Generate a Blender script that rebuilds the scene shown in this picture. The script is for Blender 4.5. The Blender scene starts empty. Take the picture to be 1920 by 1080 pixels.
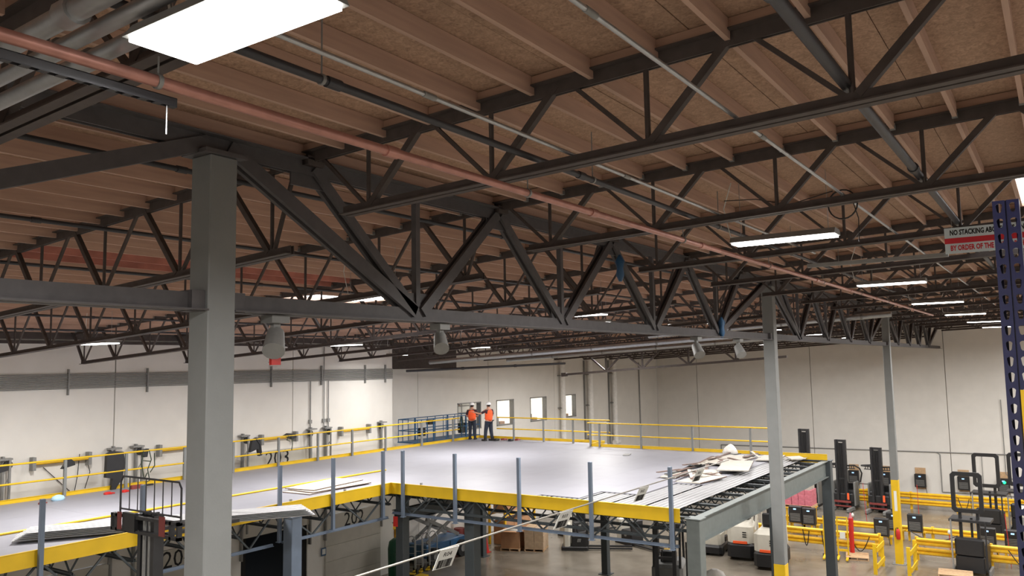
import bpy, math, random
from mathutils import Vector, Matrix
random.seed(7)
scn = bpy.context.scene
C = scn.collection
H = 9.4                                   # eye height above the floor; rel(z) measures heights from eye level
def rel(z): return H + z

# ---------------------------------------------------------------- camera
F_PX, PITCH, ROLL, YAW = 1509.2, 0.0949279, -0.0175217, 0.5984075
def cam_axes():
    cp, sp, c, s = math.cos(PITCH), math.sin(PITCH), math.cos(ROLL), math.sin(ROLL)
    rot = lambda v: Vector((c*v[0]-s*v[1], s*v[0]+c*v[1], v[2]))
    F, U, R = rot((0, sp, cp)), rot((0, -cp, sp)), rot((1, 0, 0))
    a = math.cos(YAW)*F + math.sin(YAW)*R
    b = -math.cos(YAW)*R + math.sin(YAW)*F
    return a, b, U
_a, _b, _u = cam_axes()
cam = bpy.data.objects.new('camera', bpy.data.cameras.new('camera'))
C.objects.link(cam)
cam.data.sensor_width = 36.0
cam.data.lens = F_PX/1920*36
cam.data.clip_start = 0.05; cam.data.clip_end = 300
cam.matrix_world = Matrix(((_a[0], -_a[1], -_a[2], 0), (_b[0], -_b[1], -_b[2], 0), (_u[0], -_u[1], -_u[2], H), (0, 0, 0, 1)))
scn.camera = cam

# ---------------------------------------------------------------- world, exposure
w = bpy.data.worlds.new('world'); scn.world = w; w.use_nodes = True
w.node_tree.nodes['Background'].inputs[0].default_value = (0.75, 0.82, 0.9, 1)
w.node_tree.nodes['Background'].inputs[1].default_value = 0.35
vs = scn.view_settings
vs.view_transform = 'Standard'; vs.look = 'None'; vs.gamma = 1; vs.use_curve_mapping = False
vs.exposure = 0.0
LAMP_W = 560.0                            # every high-bay fixture
scn.cycles.max_bounces = 7; scn.cycles.diffuse_bounces = 5; scn.cycles.sample_clamp_indirect = 6

# ---------------------------------------------------------------- materials
MATS = {}
def mat(name, col, rough=0.6, metal=0.0, var=0.08, scale=6.0, bump=0.0, bscale=40.0, emit=0.0, spec=None, stretch=None, alpha=None):
    m = bpy.data.materials.new(name); m.use_nodes = True
    nt = m.node_tree; b = nt.nodes['Principled BSDF']
    b.inputs['Roughness'].default_value = rough; b.inputs['Metallic'].default_value = metal
    if spec is not None: b.inputs['Specular IOR Level'].default_value = spec
    tc = nt.nodes.new('ShaderNodeTexCoord'); src = tc.outputs['Object']
    if stretch:
        mp = nt.nodes.new('ShaderNodeMapping'); mp.inputs['Scale'].default_value = stretch
        nt.links.new(src, mp.inputs[0]); src = mp.outputs[0]
    n = nt.nodes.new('ShaderNodeTexNoise'); n.inputs['Scale'].default_value = scale; n.inputs['Detail'].default_value = 5
    nt.links.new(src, n.inputs['Vector'])
    r = nt.nodes.new('ShaderNodeMapRange'); r.inputs['From Min'].default_value = .3; r.inputs['From Max'].default_value = .7
    r.inputs['To Min'].default_value = 1-var; r.inputs['To Max'].default_value = 1+var
    nt.links.new(n.outputs[0], r.inputs[0])
    h = nt.nodes.new('ShaderNodeHueSaturation'); h.inputs['Color'].default_value = (*col, 1)
    nt.links.new(r.outputs[0], h.inputs['Value']); nt.links.new(h.outputs[0], b.inputs['Base Color'])
    if bump:
        n2 = nt.nodes.new('ShaderNodeTexNoise'); n2.inputs['Scale'].default_value = bscale
        nt.links.new(src, n2.inputs['Vector'])
        bp = nt.nodes.new('ShaderNodeBump'); bp.inputs['Strength'].default_value = bump; bp.inputs['Distance'].default_value = .01
        nt.links.new(n2.outputs[0], bp.inputs['Height']); nt.links.new(bp.outputs[0], b.inputs['Normal'])
    if emit:
        b.inputs['Emission Color'].default_value = (*col, 1); b.inputs['Emission Strength'].default_value = emit
    if alpha is not None: b.inputs['Alpha'].default_value = alpha
    MATS[name] = m
    return m
def srgb(r, g, b):
    f = lambda c: (c/255/12.92) if c <= 10 else ((c/255+.055)/1.055)**2.4
    return (f(r), f(g), f(b))
WHITEWALL = mat('painted_concrete', srgb(224, 221, 215), .85, var=.03, scale=1.5, bump=.15, bscale=30)
COLGREY = mat('grey_column_paint', srgb(124, 126, 125), .55, var=.05, scale=3, bump=.1)
BLUEGREY = mat('blue_grey_paint', srgb(98, 110, 126), .5, var=.06, scale=4)
DARKCOL = mat('dark_grey_paint', srgb(62, 68, 71), .5, var=.06)
STEEL = mat('dark_bar_joist_steel', srgb(80, 72, 69), .6, var=.15, scale=9, spec=.3)
PIPEPALE = mat('pale_painted_pipe', srgb(232, 230, 226), .6)
BEAMGREY = mat('beam_grey', srgb(100, 106, 104), .5)
GIRD = mat('girder_steel', srgb(85, 82, 83), .55, var=.12, scale=9, spec=.35)
GALV = mat('galvanised_steel', srgb(176, 178, 180), .38, .75, var=.08, scale=12)
GALVD = mat('dull_galvanised', srgb(140, 140, 138), .6, .2, var=.08, scale=12)
COPPER = mat('copper_pipe', srgb(184, 132, 120), .4, .35, var=.15, scale=7)
BLACKPIPE = mat('black_iron_pipe', srgb(62, 62, 66), .5, .2, var=.12)
YEL = mat('safety_yellow', srgb(220, 180, 22), .5, var=.06, scale=3)
YELD = mat('guard_rail_yellow', srgb(226, 178, 34), .5, var=.1, scale=5)
DECK = mat('pale_grey_deck_board', srgb(140, 140, 148), .5, var=.03, scale=1.2, spec=.4)
CORR = mat('corrugated_deck_steel', srgb(150, 150, 152), .45, .15, var=.05)
CORRL = mat('bright_corrugated_sheet', srgb(200, 200, 202), .5, .1, var=.04)
PALEBOARD = mat('pale_board', srgb(176, 170, 160), .7, var=.1)
EDGE = mat('board_edge_brown', srgb(104, 84, 76), .8, var=.1)
BLACK = mat('black_plastic', srgb(30, 30, 32), .5, var=.1)
DKMETAL = mat('black_mast_steel', srgb(44, 44, 46), .45, .2, var=.15)
TRUCKW = mat('truck_off_white', srgb(206, 202, 190), .4, var=.04)
TRUCKG = mat('truck_grey', srgb(120, 120, 118), .5, var=.06)
ORANGE = mat('hi_vis_orange', srgb(250, 98, 48), .8, var=.04)
STRIPE = mat('reflective_stripe', srgb(226, 214, 150), .4)
HARDHAT = mat('white_hard_hat', srgb(240, 240, 240), .3, var=.01)
SKIN = mat('skin', srgb(190, 140, 116), .6, var=.03)
NAVY = mat('dark_trousers', srgb(38, 44, 58), .85, var=.1)
SHIRT = mat('dark_shirt', srgb(60, 34, 44), .85, var=.08)
BOOT = mat('black_boots', srgb(26, 24, 24), .6)
BLUE = mat('lift_blue', srgb(40, 84, 122), .45, var=.08)
REDM = mat('red_paint', srgb(190, 40, 34), .45, var=.06)
REDDK = mat('dull_red', srgb(124, 52, 48), .6, var=.1)
BOX = mat('cardboard', srgb(176, 132, 96), .85, var=.08, scale=4)
WRAP = mat('wrapped_cartons', srgb(186, 160, 132), .3, var=.1, scale=5)
PINK = mat('pink_cartons', srgb(196, 112, 126), .45, var=.15, scale=6)
PALLET = mat('pallet_wood', srgb(192, 160, 124), .85, var=.15, scale=8)
GREENM = mat('green_container', srgb(24, 84, 58), .45, var=.12)
PAPER = mat('white_label_card', srgb(222, 224, 220), .6, var=.01)
INK = mat('black_print', srgb(20, 20, 22), .7, var=0)
REDINK = mat('red_print', srgb(200, 36, 50), .6, var=0)
SIGNW = mat('pale_blue_sign_board', srgb(204, 218, 224), .5, var=.02)
RACKBLUE = mat('rack_upright_blue', srgb(28, 31, 70), .3, .1, var=.08, spec=.6)
ROPE = mat('grey_cable', srgb(142, 138, 130), .6, var=.1)
DOORP = mat('dock_door_panel', srgb(190, 186, 176), .7, var=.06, scale=2)
RUBBER = mat('black_rubber', srgb(22, 22, 22), .8)
GRNLED = mat('green_indicator', srgb(30, 230, 130), .4, emit=3.0)
SCREEN = mat('lit_charger_screen', srgb(150, 190, 240), .4, emit=1.5)
PLASTICBAG = mat('clear_plastic_bag', srgb(226, 222, 216), .35, var=.1, bump=.6, bscale=12)
LAMP = mat('lamp_diffuser', (1, .97, .92), .5, emit=14.0, var=0)
SKYL = mat('skylight_dome', (.93, .96, 1), .5, emit=7.0, var=0)
WINLIT = mat('lit_window_pane', (1, .95, .84), .3, emit=1.0, var=0)
BARS = None

def osb_mat():
    m = bpy.data.materials.new('oriented_strand_board'); m.use_nodes = True
    nt = m.node_tree; b = nt.nodes['Principled BSDF']; b.inputs['Roughness'].default_value = .85
    g = nt.nodes.new('ShaderNodeNewGeometry')
    v = nt.nodes.new('ShaderNodeTexVoronoi'); v.inputs['Scale'].default_value = 16
    n = nt.nodes.new('ShaderNodeTexNoise'); n.inputs['Scale'].default_value = 22; n.inputs['Detail'].default_value = 6; n.inputs['Distortion'].default_value = 1.5
    n0 = nt.nodes.new('ShaderNodeTexNoise'); n0.inputs['Scale'].default_value = .7
    for q in (v, n, n0): nt.links.new(g.outputs['Position'], q.inputs['Vector'])
    mx = nt.nodes.new('ShaderNodeMix'); mx.data_type = 'RGBA'; mx.inputs[0].default_value = .35
    cr = nt.nodes.new('ShaderNodeValToRGB')
    cr.color_ramp.elements[0].position = .3; cr.color_ramp.elements[0].color = (*srgb(132, 104, 86), 1)
    cr.color_ramp.elements[1].position = .72; cr.color_ramp.elements[1].color = (*srgb(200, 166, 140), 1)
    nt.links.new(n.outputs[0], cr.inputs[0])
    nt.links.new(cr.outputs[0], mx.inputs[6])
    h2 = nt.nodes.new('ShaderNodeHueSaturation'); h2.inputs['Color'].default_value = (*srgb(178, 146, 124), 1)
    sep = nt.nodes.new('ShaderNodeSeparateColor'); nt.links.new(v.outputs['Color'], sep.inputs[0])
    mr = nt.nodes.new('ShaderNodeMapRange'); mr.inputs['To Min'].default_value = .8; mr.inputs['To Max'].default_value = 1.15
    nt.links.new(sep.outputs[0], mr.inputs[0]); nt.links.new(mr.outputs[0], h2.inputs['Value'])
    nt.links.new(h2.outputs[0], mx.inputs[7])
    h = nt.nodes.new('ShaderNodeHueSaturation'); mr2 = nt.nodes.new('ShaderNodeMapRange')
    mr2.inputs['From Min'].default_value = .3; mr2.inputs['From Max'].default_value = .7; mr2.inputs['To Min'].default_value = .88; mr2.inputs['To Max'].default_value = 1.1
    nt.links.new(n0.outputs[0], mr2.inputs[0]); nt.links.new(mr2.outputs[0], h.inputs['Value'])
    nt.links.new(mx.outputs[2], h.inputs['Color']); nt.links.new(h.outputs[0], b.inputs['Base Color'])
    return m
OSB = osb_mat()
PURLIN = mat('purlin_timber', srgb(192, 160, 142), .8, var=.12, scale=5, stretch=(.25, 3, 3))
NAILER = mat('timber_nailer', srgb(168, 136, 116), .85, var=.1, scale=5, stretch=(3, .3, 3))

PURLIN_RED = mat('red_stained_timber', srgb(180, 118, 104), .8, var=.25, scale=2)
def floor_mat():
    m = bpy.data.materials.new('polished_concrete'); m.use_nodes = True
    nt = m.node_tree; b = nt.nodes['Principled BSDF']
    g = nt.nodes.new('ShaderNodeNewGeometry')
    n = nt.nodes.new('ShaderNodeTexNoise'); n.inputs['Scale'].default_value = .5; n.inputs['Detail'].default_value = 8
    nt.links.new(g.outputs['Position'], n.inputs['Vector'])
    cr = nt.nodes.new('ShaderNodeValToRGB')
    cr.color_ramp.elements[0].position = .3; cr.color_ramp.elements[0].color = (*srgb(100, 93, 83), 1)
    cr.color_ramp.elements[1].position = .7; cr.color_ramp.elements[1].color = (*srgb(132, 124, 112), 1)
    nt.links.new(n.outputs[0], cr.inputs[0]); nt.links.new(cr.outputs[0], b.inputs['Base Color'])
    mr = nt.nodes.new('ShaderNodeMapRange'); mr.inputs['To Min'].default_value = .16; mr.inputs['To Max'].default_value = .34
    nt.links.new(n.outputs[0], mr.inputs[0]); nt.links.new(mr.outputs[0], b.inputs['Roughness'])
    return m
FLOOR = floor_mat()

# ---------------------------------------------------------------- mesh builder
class MB:
    def __init__(s): s.v = []; s.f = []; s.sm = []
    def _add(s, vs_, fs, smooth=False):
        o = len(s.v); s.v += [tuple(p) for p in vs_]
        s.f += [tuple(i+o for i in f) for f in fs]; s.sm += [smooth]*len(fs)
        return s
    def box(s, x0, x1, y0, y1, z0, z1):
        if x0 > x1: x0, x1 = x1, x0
        if y0 > y1: y0, y1 = y1, y0
        if z0 > z1: z0, z1 = z1, z0
        return s._add([(x0,y0,z0),(x1,y0,z0),(x1,y1,z0),(x0,y1,z0),(x0,y0,z1),(x1,y0,z1),(x1,y1,z1),(x0,y1,z1)],
                      [(0,3,2,1),(4,5,6,7),(0,1,5,4),(1,2,6,5),(2,3,7,6),(3,0,4,7)])
    def bbox(s, x0, x1, y0, y1, z0, z1, c=.03):      # box with chamfered vertical edges and top
        pts = [(x0+c,y0),(x1-c,y0),(x1,y0+c),(x1,y1-c),(x1-c,y1),(x0+c,y1),(x0,y1-c),(x0,y0+c)]
        k = c
        ins = [(min(max(px, x0+k), x1-k), min(max(py, y0+k), y1-k)) for px, py in pts]
        V = [(a, b, z0) for a, b in pts]+[(a, b, z1-k) for a, b in pts]+[(a, b, z1) for a, b in ins]
        F = [tuple(range(7, -1, -1)), tuple(range(16, 24))]
        for r in (0, 8):
            for i in range(8):
                j = (i+1) % 8; F.append((r+i, r+j, r+8+j, r+8+i))
        return s._add(V, F)
    def bar(s, p, q, w, h, up=(0,0,1), off=(0,0)):
        p, q, up = Vector(p), Vector(q), Vector(up); d = (q-p).normalized()
        sd = d.cross(up)
        if sd.length < 1e-4: sd = d.cross(Vector((1, 0, 0)))
        sd.normalize(); u = sd.cross(d).normalized()
        p = p+sd*off[0]+u*off[1]; q = q+sd*off[0]+u*off[1]
        a, b = sd*w/2, u*h/2
        return s._add([p-a-b, p+a-b, p+a+b, p-a+b, q-a-b, q+a-b, q+a+b, q-a+b],
                      [(0,1,2,3),(4,7,6,5),(0,4,5,1),(1,5,6,2),(2,6,7,3),(3,7,4,0)])
    def cyl(s, p, q, r, n=10, r2=None, caps=True):
        p, q = Vector(p), Vector(q); d = (q-p).normalized(); r2 = r if r2 is None else r2
        sd = d.cross(Vector((0,0,1)))
        if sd.length < 1e-3: sd = Vector((1,0,0))
        sd.normalize(); u = sd.cross(d)
        A = [p+(sd*math.cos(2*math.pi*i/n)+u*math.sin(2*math.pi*i/n))*r for i in range(n)]
        B = [q+(sd*math.cos(2*math.pi*i/n)+u*math.sin(2*math.pi*i/n))*r2 for i in range(n)]
        s._add(A+B, [(i, n+i, n+(i+1) % n, (i+1) % n) for i in range(n)], True)
        if caps: s._add(A, [tuple(range(n))]); s._add(B, [tuple(range(n-1, -1, -1))])
        return s
    def tube(s, pts, r, n=8):
        for a, b in zip(pts[:-1], pts[1:]):
            if (Vector(a)-Vector(b)).length > 1e-5: s.cyl(a, b, r, n)
        return s
    def lathe(s, c, prof, n=14, axis='z', sx=1, sy=1):
        V = []
        for r, z in prof:
            for i in range(n):
                a = 2*math.pi*i/n; V.append((c[0]+sx*r*math.cos(a), c[1]+sy*r*math.sin(a), c[2]+z))
        F = []
        for k in range(len(prof)-1):
            for i in range(n):
                j = (i+1) % n; F.append((k*n+i, k*n+j, (k+1)*n+j, (k+1)*n+i))
        s._add(V, F, True)
        s._add(V[:n], [tuple(range(n-1, -1, -1))]); s._add(V[-n:], [tuple(range(n))])
        return s
    def prism(s, poly, y0, y1, plane='xz'):
        n = len(poly)
        g = {'xz': lambda a, b, t: (a, t, b), 'yz': lambda a, b, t: (t, a, b), 'xy': lambda a, b, t: (a, b, t)}[plane]
        V = [g(a, b, y0) for a, b in poly]+[g(a, b, y1) for a, b in poly]
        return s._add(V, [tuple(range(n)), tuple(range(2*n-1, n-1, -1))]+[(i, n+i, n+(i+1) % n, (i+1) % n) for i in range(n)])
    def mesh(s, name, m):
        me = bpy.data.meshes.new(name); me.from_pydata(s.v, [], s.f); me.materials.append(m)
        me.polygons.foreach_set('use_smooth', s.sm); me.update()
        return me
    def build(s, name, m, parent=None, loc=(0,0,0)):
        return inst(name, s.mesh(name, m), parent, loc)
def inst(name, me, parent=None, loc=(0,0,0), rotz=0):
    o = bpy.data.objects.new(name, me); C.objects.link(o); o.location = loc
    if rotz: o.rotation_euler = (0, 0, rotz)
    if parent is not None: o.parent = parent
    return o
def tag(o, label, cat, group=None):
    o['label'] = label; o['category'] = cat
    if group: o['group'] = group
    return o
def thing(name, label, cat, loc=(0,0,0), rotz=0, group=None):
    o = bpy.data.objects.new(name, None); C.objects.link(o); o.empty_display_size = .1
    o.location = loc; o.rotation_euler = (0, 0, rotz)
    return tag(o, label, cat, group)
def struct(o): o['kind'] = 'structure'; return o
def stuff(o): o['kind'] = 'stuff'; return o
def kids(o): return [c for c in KIDS.get(o.name, [])]
def dup(root, loc, rotz, label):
    m = {}
    def cp(o, parent):
        c = o.copy(); C.objects.link(c)
        if parent is not None: c.parent = parent
        for ch in list(o.children): cp(ch, c)
        return c
    r = cp(root, None); r.location = loc; r.rotation_euler = (0, 0, rotz); r['label'] = label
    return r
ORD = ['first','second','third','fourth','fifth','sixth','seventh','eighth','ninth','tenth','eleventh','twelfth','thirteenth','fourteenth','fifteenth','sixteenth','seventeenth','eighteenth','nineteenth','twentieth']
def ordw(i): return ORD[i]
def text_obj(name, s, size, m, parent, loc, ex, ey, depth=.002, align='CENTER', squeeze=1.0, bold=0.0):
    """lettering: ex = reading direction, ey = up direction of the letters, in the parent's frame"""
    cu = bpy.data.curves.new(name, 'FONT'); cu.body = s; cu.size = size; cu.extrude = depth
    cu.align_x = align; cu.align_y = 'CENTER'; cu.resolution_u = 2; cu.offset = bold
    o = bpy.data.objects.new(name, cu); C.objects.link(o)
    bpy.context.view_layer.update()
    me = bpy.data.meshes.new_from_object(o.evaluated_get(bpy.context.evaluated_depsgraph_get()))
    bpy.data.objects.remove(o); me.materials.clear(); me.materials.append(m); me.name = name
    ex, ey = Vector(ex).normalized(), Vector(ey).normalized(); ez = ex.cross(ey)
    M = Matrix((ex, ey, ez)).transposed()
    me.transform(Matrix.Scale(squeeze, 4, (1, 0, 0))); me.transform(M.to_4x4())
    return inst(name, me, parent, loc)
# ================================================================= THE SETTING
YG = 6.87                                  # column and girder line
SP = 3.64                                  # joist spacing
JX = [6.05+SP*i for i in range(-3, 15)]; JX[2] = 2.50
COLX = [4.85, 23.05, 41.25]
def zt(y): return 2.69-.036*y if y < YG else 2.4427-.057*(y-YG)      # top of the joists, measured from eye level
XW, YL, YR, XB, YS = 61.0, 26.2, 27.5, -9.0, -11.4                   # end wall, left wall, recessed wall, wall behind, right wall
XR = 28.3                                  # where the left wall steps back

struct(MB().box(XB, XW, YS, YR, -.2, 0).build('floor', FLOOR))
# ceiling: roof slab, boards and purlins
ceil = MB()
for y0, y1 in ((YS, YG), (YG, YR+.2)):
    ceil.prism([(y0, rel(zt(y0+1e-4 if y0 == YG else y0))+.10), (y1, rel(zt(y1-1e-4 if y1 == YG else y1))+.10), (y1, rel(zt(y1))+.3), (y0, rel(zt(y0))+.3)], XB, XW, 'yz')
ceiling = struct(ceil.build('ceiling', OSB))
def cam_dist(x, y, z):
    d = Vector((x, y, z-H)); a = Vector((_a[2], _b[2], _u[2])).normalized()
    dep = d.dot(a)
    if dep < .3: return 1e9
    px = F_PX*d.dot(Vector((_a[0], _b[0], _u[0])))/dep; py = F_PX*d.dot(Vector((_a[1], _b[1], _u[1])))/dep
    return dep if abs(px) < 1250 and abs(py) < 800 else 500+dep
rows = []
for i, x in enumerate(JX[:-1]):
    y = YS+.3
    while y < YR-.1:
        rows.append((cam_dist(x+1.8, y+.6, rel(zt(y))), x, y)); y += 1.22
for x in (JX[-1],):
    y = YS+.3
    while y < YR-.1: rows.append((cam_dist(x+1.8, y+.6, rel(zt(y))), x, y)); y += 1.22
rows.sort()
def board(b, x, y, z, sl, l=3.63):
    b.prism([(y, z), (y+1.212, z+sl*1.212), (y+1.212, z+sl*1.212+.015), (y, z+.015)], x, x+l, 'yz')
bm_ = {s: (lambda q: (board(q, 0, 0, 0, s), q)[1])(MB()).mesh('ceiling_board', OSB) for s in (-.036, -.057)}
rest = MB()
for k, (d, x, y) in enumerate(rows):
    s = -.036 if y+.6 < YG else -.057
    jig = random.uniform(-.004, .004)
    if k < 290: inst('ceiling_board', bm_[s], ceiling, (x+.005, y, rel(zt(y))+.055+jig))
    else: board(rest, x+.005, y, rel(zt(y))+.055, s)
stuff(rest.build('ceiling_boards_beyond', OSB, ceiling))
rows = []
for i, x in enumerate(JX):
    y = YS+.3+.305
    while y < YR-.1:
        rows.append((cam_dist(x+1.8, y, rel(zt(y))), x, y)); y += .61
rows.sort()
pm = MB().box(0, SP-.08, -.022, .022, -.165, 0).mesh('purlin', PURLIN)
pm_red = MB().box(0, SP-.08, -.022, .022, -.165, 0).mesh('purlin', PURLIN_RED)
rest = MB(); hang = MB()
for k, (d, x, y) in enumerate(rows):
    z = rel(zt(y))+.052
    if k < 298: inst('purlin', pm_red if (5 < x < 11 and 13.3 < y < 14.4) else pm, ceiling, (x+.04, y, z))
    else: rest.box(x+.04, x+SP-.04, y-.022, y+.022, z-.165, z)
    if d < 30:
        for xx in (x+.04, x+SP-.10): hang.box(xx, xx+.06, y-.028, y+.028, z-.171, z-.12)
stuff(rest.build('purlins_beyond', PURLIN, ceiling))
stuff(hang.build('joist_hanger_straps', GALVD, ceiling))

# ---- left wall: tilt-up panels over the dock doors
PT = .2
DOORX = [8.9, 13.1, 17.25, 21.55, 25.75]; DW = 1.62; DTOP = 3.2
wl = MB()
wl.box(XB, XR, YL+PT, YL+PT+.1, DTOP, rel(2.2))
edges = [XB]
for dx in DOORX: edges += [dx-DW, dx+DW]
edges.append(XR)
for a, b in zip(edges[::2], edges[1::2]): wl.box(a, b, YL, YL+PT+.1, 0, DTOP)
wall_left = struct(wl.build('wall_left', WHITEWALL))
js = [XB, -.2, 7.3, 14.83, 22.35, XR]
for a, b in zip(js[:-1], js[1:]): MB().box(a+.02, b-.02, YL, YL+PT, DTOP+.001, rel(2.1)).build('concrete_panel', WHITEWALL, wall_left)
struct(MB().box(XR-.3, XR, YL+PT, YR, 0, rel(1.8)).build('wall_return', WHITEWALL))
# recessed part of the left wall, with four windows
WIN = [(34.85, 37.0), (38.5, 40.3), (42.1, 44.0), (46.0, 47.75)]; WZ0, WZ1 = rel(-3.55), rel(-2.05)
wr = MB(); wr.box(XR, XW, YR+.3, YR+.35, 0, WZ0); wr.box(XR, XW, YR+.3, YR+.35, WZ1, rel(2.0))
wall_rec = struct(wr.build('wall_recess', WHITEWALL))
pj = [XR, 31.6, 37.75, 45.0, 52.6, XW]
xs = sorted(set([XR, XW]+[v for p_ in WIN for v in p_]))
for a, b in zip(pj[:-1], pj[1:]):
    q = MB(); q.box(a+.015, b-.015, YR, YR+.3, 0, WZ0); q.box(a+.015, b-.015, YR, YR+.3, WZ1, rel(1.9))
    cur = a+.015
    for w0, w1 in WIN:
        if w0 > a and w1 < b:
            q.box(cur, w0, YR, YR+.3, WZ0, WZ1); cur = w1
    q.box(cur, b-.015, YR, YR+.3, WZ0, WZ1)
    q.build('concrete_panel', WHITEWALL, wall_rec)
for n, (w0, w1) in enumerate(WIN):
    wn = struct(MB().box(w0-.2, w1+(1.1 if n else 4.0), YR+(.75 if n else 2.3), YR+(.8 if n else 2.35), WZ0-.4, WZ1+.5).build('window_%d' % (n+1), WINLIT if n else WHITEWALL))
    fr = MB()
    for a, b, c, d in ((w0, w1, WZ0, WZ0+.06), (w0, w1, WZ1-.06, WZ1), (w0, w0+.06, WZ0, WZ1), (w1-.06, w1, WZ0, WZ1)):
        fr.box(a, b, YR-.02, YR+.28, c, d)
    fr.build('window_frame', GALVD, wn)
    if n == 0:
        fr = MB()
        fr.box(w0-.6, w1+3, YR+.36, YR+2.1, WZ1+.5, WZ1+.55)
        fr.build('office_ceiling', WHITEWALL, wn)
        for zz in (WZ0+.35, WZ0+.8, WZ0+1.2): MB().box(w0-.2, w1+.9, YR+1.2, YR+1.7, zz, zz+.04).build('office_shelf', PALEBOARD, wn)
        for xx in (w0+.1, w0+.75, w1-.3, w1+.5): MB().box(xx, xx+.06, YR+1.15, YR+1.2, WZ0-.3, WZ1+.3).build('shelf_upright', PALEBOARD, wn)
        for xx, zz, c_ in ((w0+.3, WZ0+.39, BOX), (w0+1.1, WZ0+.84, BOX), (w0+.9, WZ0+.39, BLUE), (w0+1.5, WZ0+1.24, BOX)):
            MB().box(xx, xx+.35, YR+1.25, YR+1.6, zz, zz+.25).build('shelf_carton', c_, wn)
    else:
        MB().box(w0+.35, w0+.8, YR+.4, YR+.7, WZ0-.3, WZ0+.45).build('cabinet_behind_glass', GALVD, wn)
        MB().box(w0+.95, w0+1.4, YR+.4, YR+.7, WZ0-.3, WZ0+.2).build('carton_behind_glass', BOX, wn)
gl = bpy.data.materials.new('window_glass'); gl.use_nodes = True
nt = gl.node_tree; pb = nt.nodes['Principled BSDF']; pb.inputs['Roughness'].default_value = .02
tr = nt.nodes.new('ShaderNodeBsdfTransparent'); mx = nt.nodes.new('ShaderNodeMixShader'); mx.inputs[0].default_value = .12
nt.links.new(tr.outputs[0], mx.inputs[1]); nt.links.new(pb.outputs[0], mx.inputs[2]); nt.links.new(mx.outputs[0], nt.nodes['Material Output'].inputs[0])
for n, (w0, w1) in enumerate(WIN):
    MB().box(w0+.06, w1-.06, YR+.24, YR+.25, WZ0+.06, WZ1-.06).build('pane', gl, bpy.data.objects['window_%d' % (n+1)])
# end wall
we = MB().box(XW+PT, XW+PT+.1, YS, YR+.3, 0, rel(3.2)).build('wall_end', WHITEWALL); struct(we)
ej = [YS, -2.03, 6.67, 15.38, 24.08, YR]
for a, b in zip(ej[:-1], ej[1:]): MB().box(XW, XW+PT, a+.02, b-.02, 0, rel(3.1)).build('concrete_panel', WHITEWALL, we)
struct(MB().box(XB, XW, YS-.2, YS, 0, rel(3.3)).build('wall_right', WHITEWALL))
struct(MB().box(XB-.2, XB, YS, YR, 0, rel(3.3)).build('wall_behind', WHITEWALL))
# steel ledgers where the roof meets the walls
for nm, bx in (('trim_1', (XB, XR, YL-.14, YL, zt(YL)-.30, zt(YL)-.10)), ('trim_2', (XR, XW, YR-.14, YR, zt(YR)-.3, zt(YR)-.1)),
               ('trim_3', (XB, XR, YL-.06, YL, zt(YL)-.44, zt(YL)-.34))):
    x0, x1, y0, y1, z0, z1 = bx; struct(MB().box(x0, x1, y0, y1, rel(z0), rel(z1)).build(nm, STEEL))
q = MB()
for y0, y1 in ((YS, YG), (YG, YR)):
    q.prism([(y0, rel(zt(y0+1e-4))-.42), (y1, rel(zt(y1-1e-4))-.42), (y1, rel(zt(y1-1e-4))-.12), (y0, rel(zt(y0+1e-4))-.12)], XW-.12, XW, 'yz')
struct(q.build('trim_4', STEEL))
struct(MB().box(XR, 34.4, YR-.32, YR-.16, rel(-.12), rel(1.15)).build('trim_5', STEEL))      # dark header over the recess

# ================================================================= ROOF STEEL
def chord(b, p, q, w=.19, h=.09, flip=False, gap=.03):
    s = -1 if flip else 1
    for sg in (-1, 1):
        b.bar(p, q, w/2-gap/2, .012, off=(sg*(gap/2+(w/2-gap/2)/2), -s*h/2))
        b.bar(p, q, .012, h, off=(sg*(gap/2+.006), 0))
def joist_root(name, label, x, cat='joist', group=None): return thing(name, label, cat, (x, YG, rel(zt(YG))), 0, group)
def make_joist(root, ylen, depth, yb0, step, nb, slope, dirn, chw=.19):
    """local frame: y from the girder, z from the joist top there"""
    zl = lambda y: slope*y
    P = lambda y, z: (0, y*dirn, z)
    top = MB(); chord(top, (0, .0, -.10), (0, ylen*dirn, zl(ylen)-.10), chw, .12, flip=True)
    top.build('top_chord', STEEL, root)
    MB().bar((0, 0, .005), (0, ylen*dirn, zl(ylen)+.005), .14, .085).build('timber_nailer', NAILER, root)
    ye = yb0+step*(nb-1)
    bot = MB(); chord(bot, (0, (yb0-.35)*dirn, zl(yb0-.35)-depth+.05), (0, (ye+(.12 if dirn > 0 else .3))*dirn, zl(ye)-depth+.05), chw, .09)
    bot.build('bottom_chord', STEEL, root)
    for k in range(nb):
        yb = yb0+step*k; zb = zl(yb)-depth+.07
        MB().cyl(P(yb, zb), P(yb, zl(yb)-.08), .024, 6).build('web_strut', STEEL, root)
        for sg in (-1, 1):
            yt = yb+sg*step/2
            if k == nb-1 and sg > 0: yt = ylen-.05
            if k == 0 and sg < 0: yt = .12
            thick = sg > 0
            MB().bar(P(yb+sg*.04, zb), P(yt-sg*.06, zl(yt)-.08), .065 if thick else .038, .065 if thick else .038, up=(1, 0, 0)).build('web_member', STEEL, root)
    seat = MB().box(-.12, .12, -.1*dirn, .14*dirn, -.2, -.1).build('joist_seat', STEEL, root)
r0 = joist_root('roof_joist', '', JX[0]); make_joist(r0, 18.1, .84, .94, 1.6, 11, .036, -1)
l0 = joist_root('roof_joist', '', JX[0]); make_joist(l0, YL-YG-.02, 1.14, .6, 1.79, 11, -.057, 1)
w0_ = None
def jl(side, i):
    x = JX[i]
    return 'dark steel roof joist, %s, %s from the camera' % (side, ordw(i))
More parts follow.
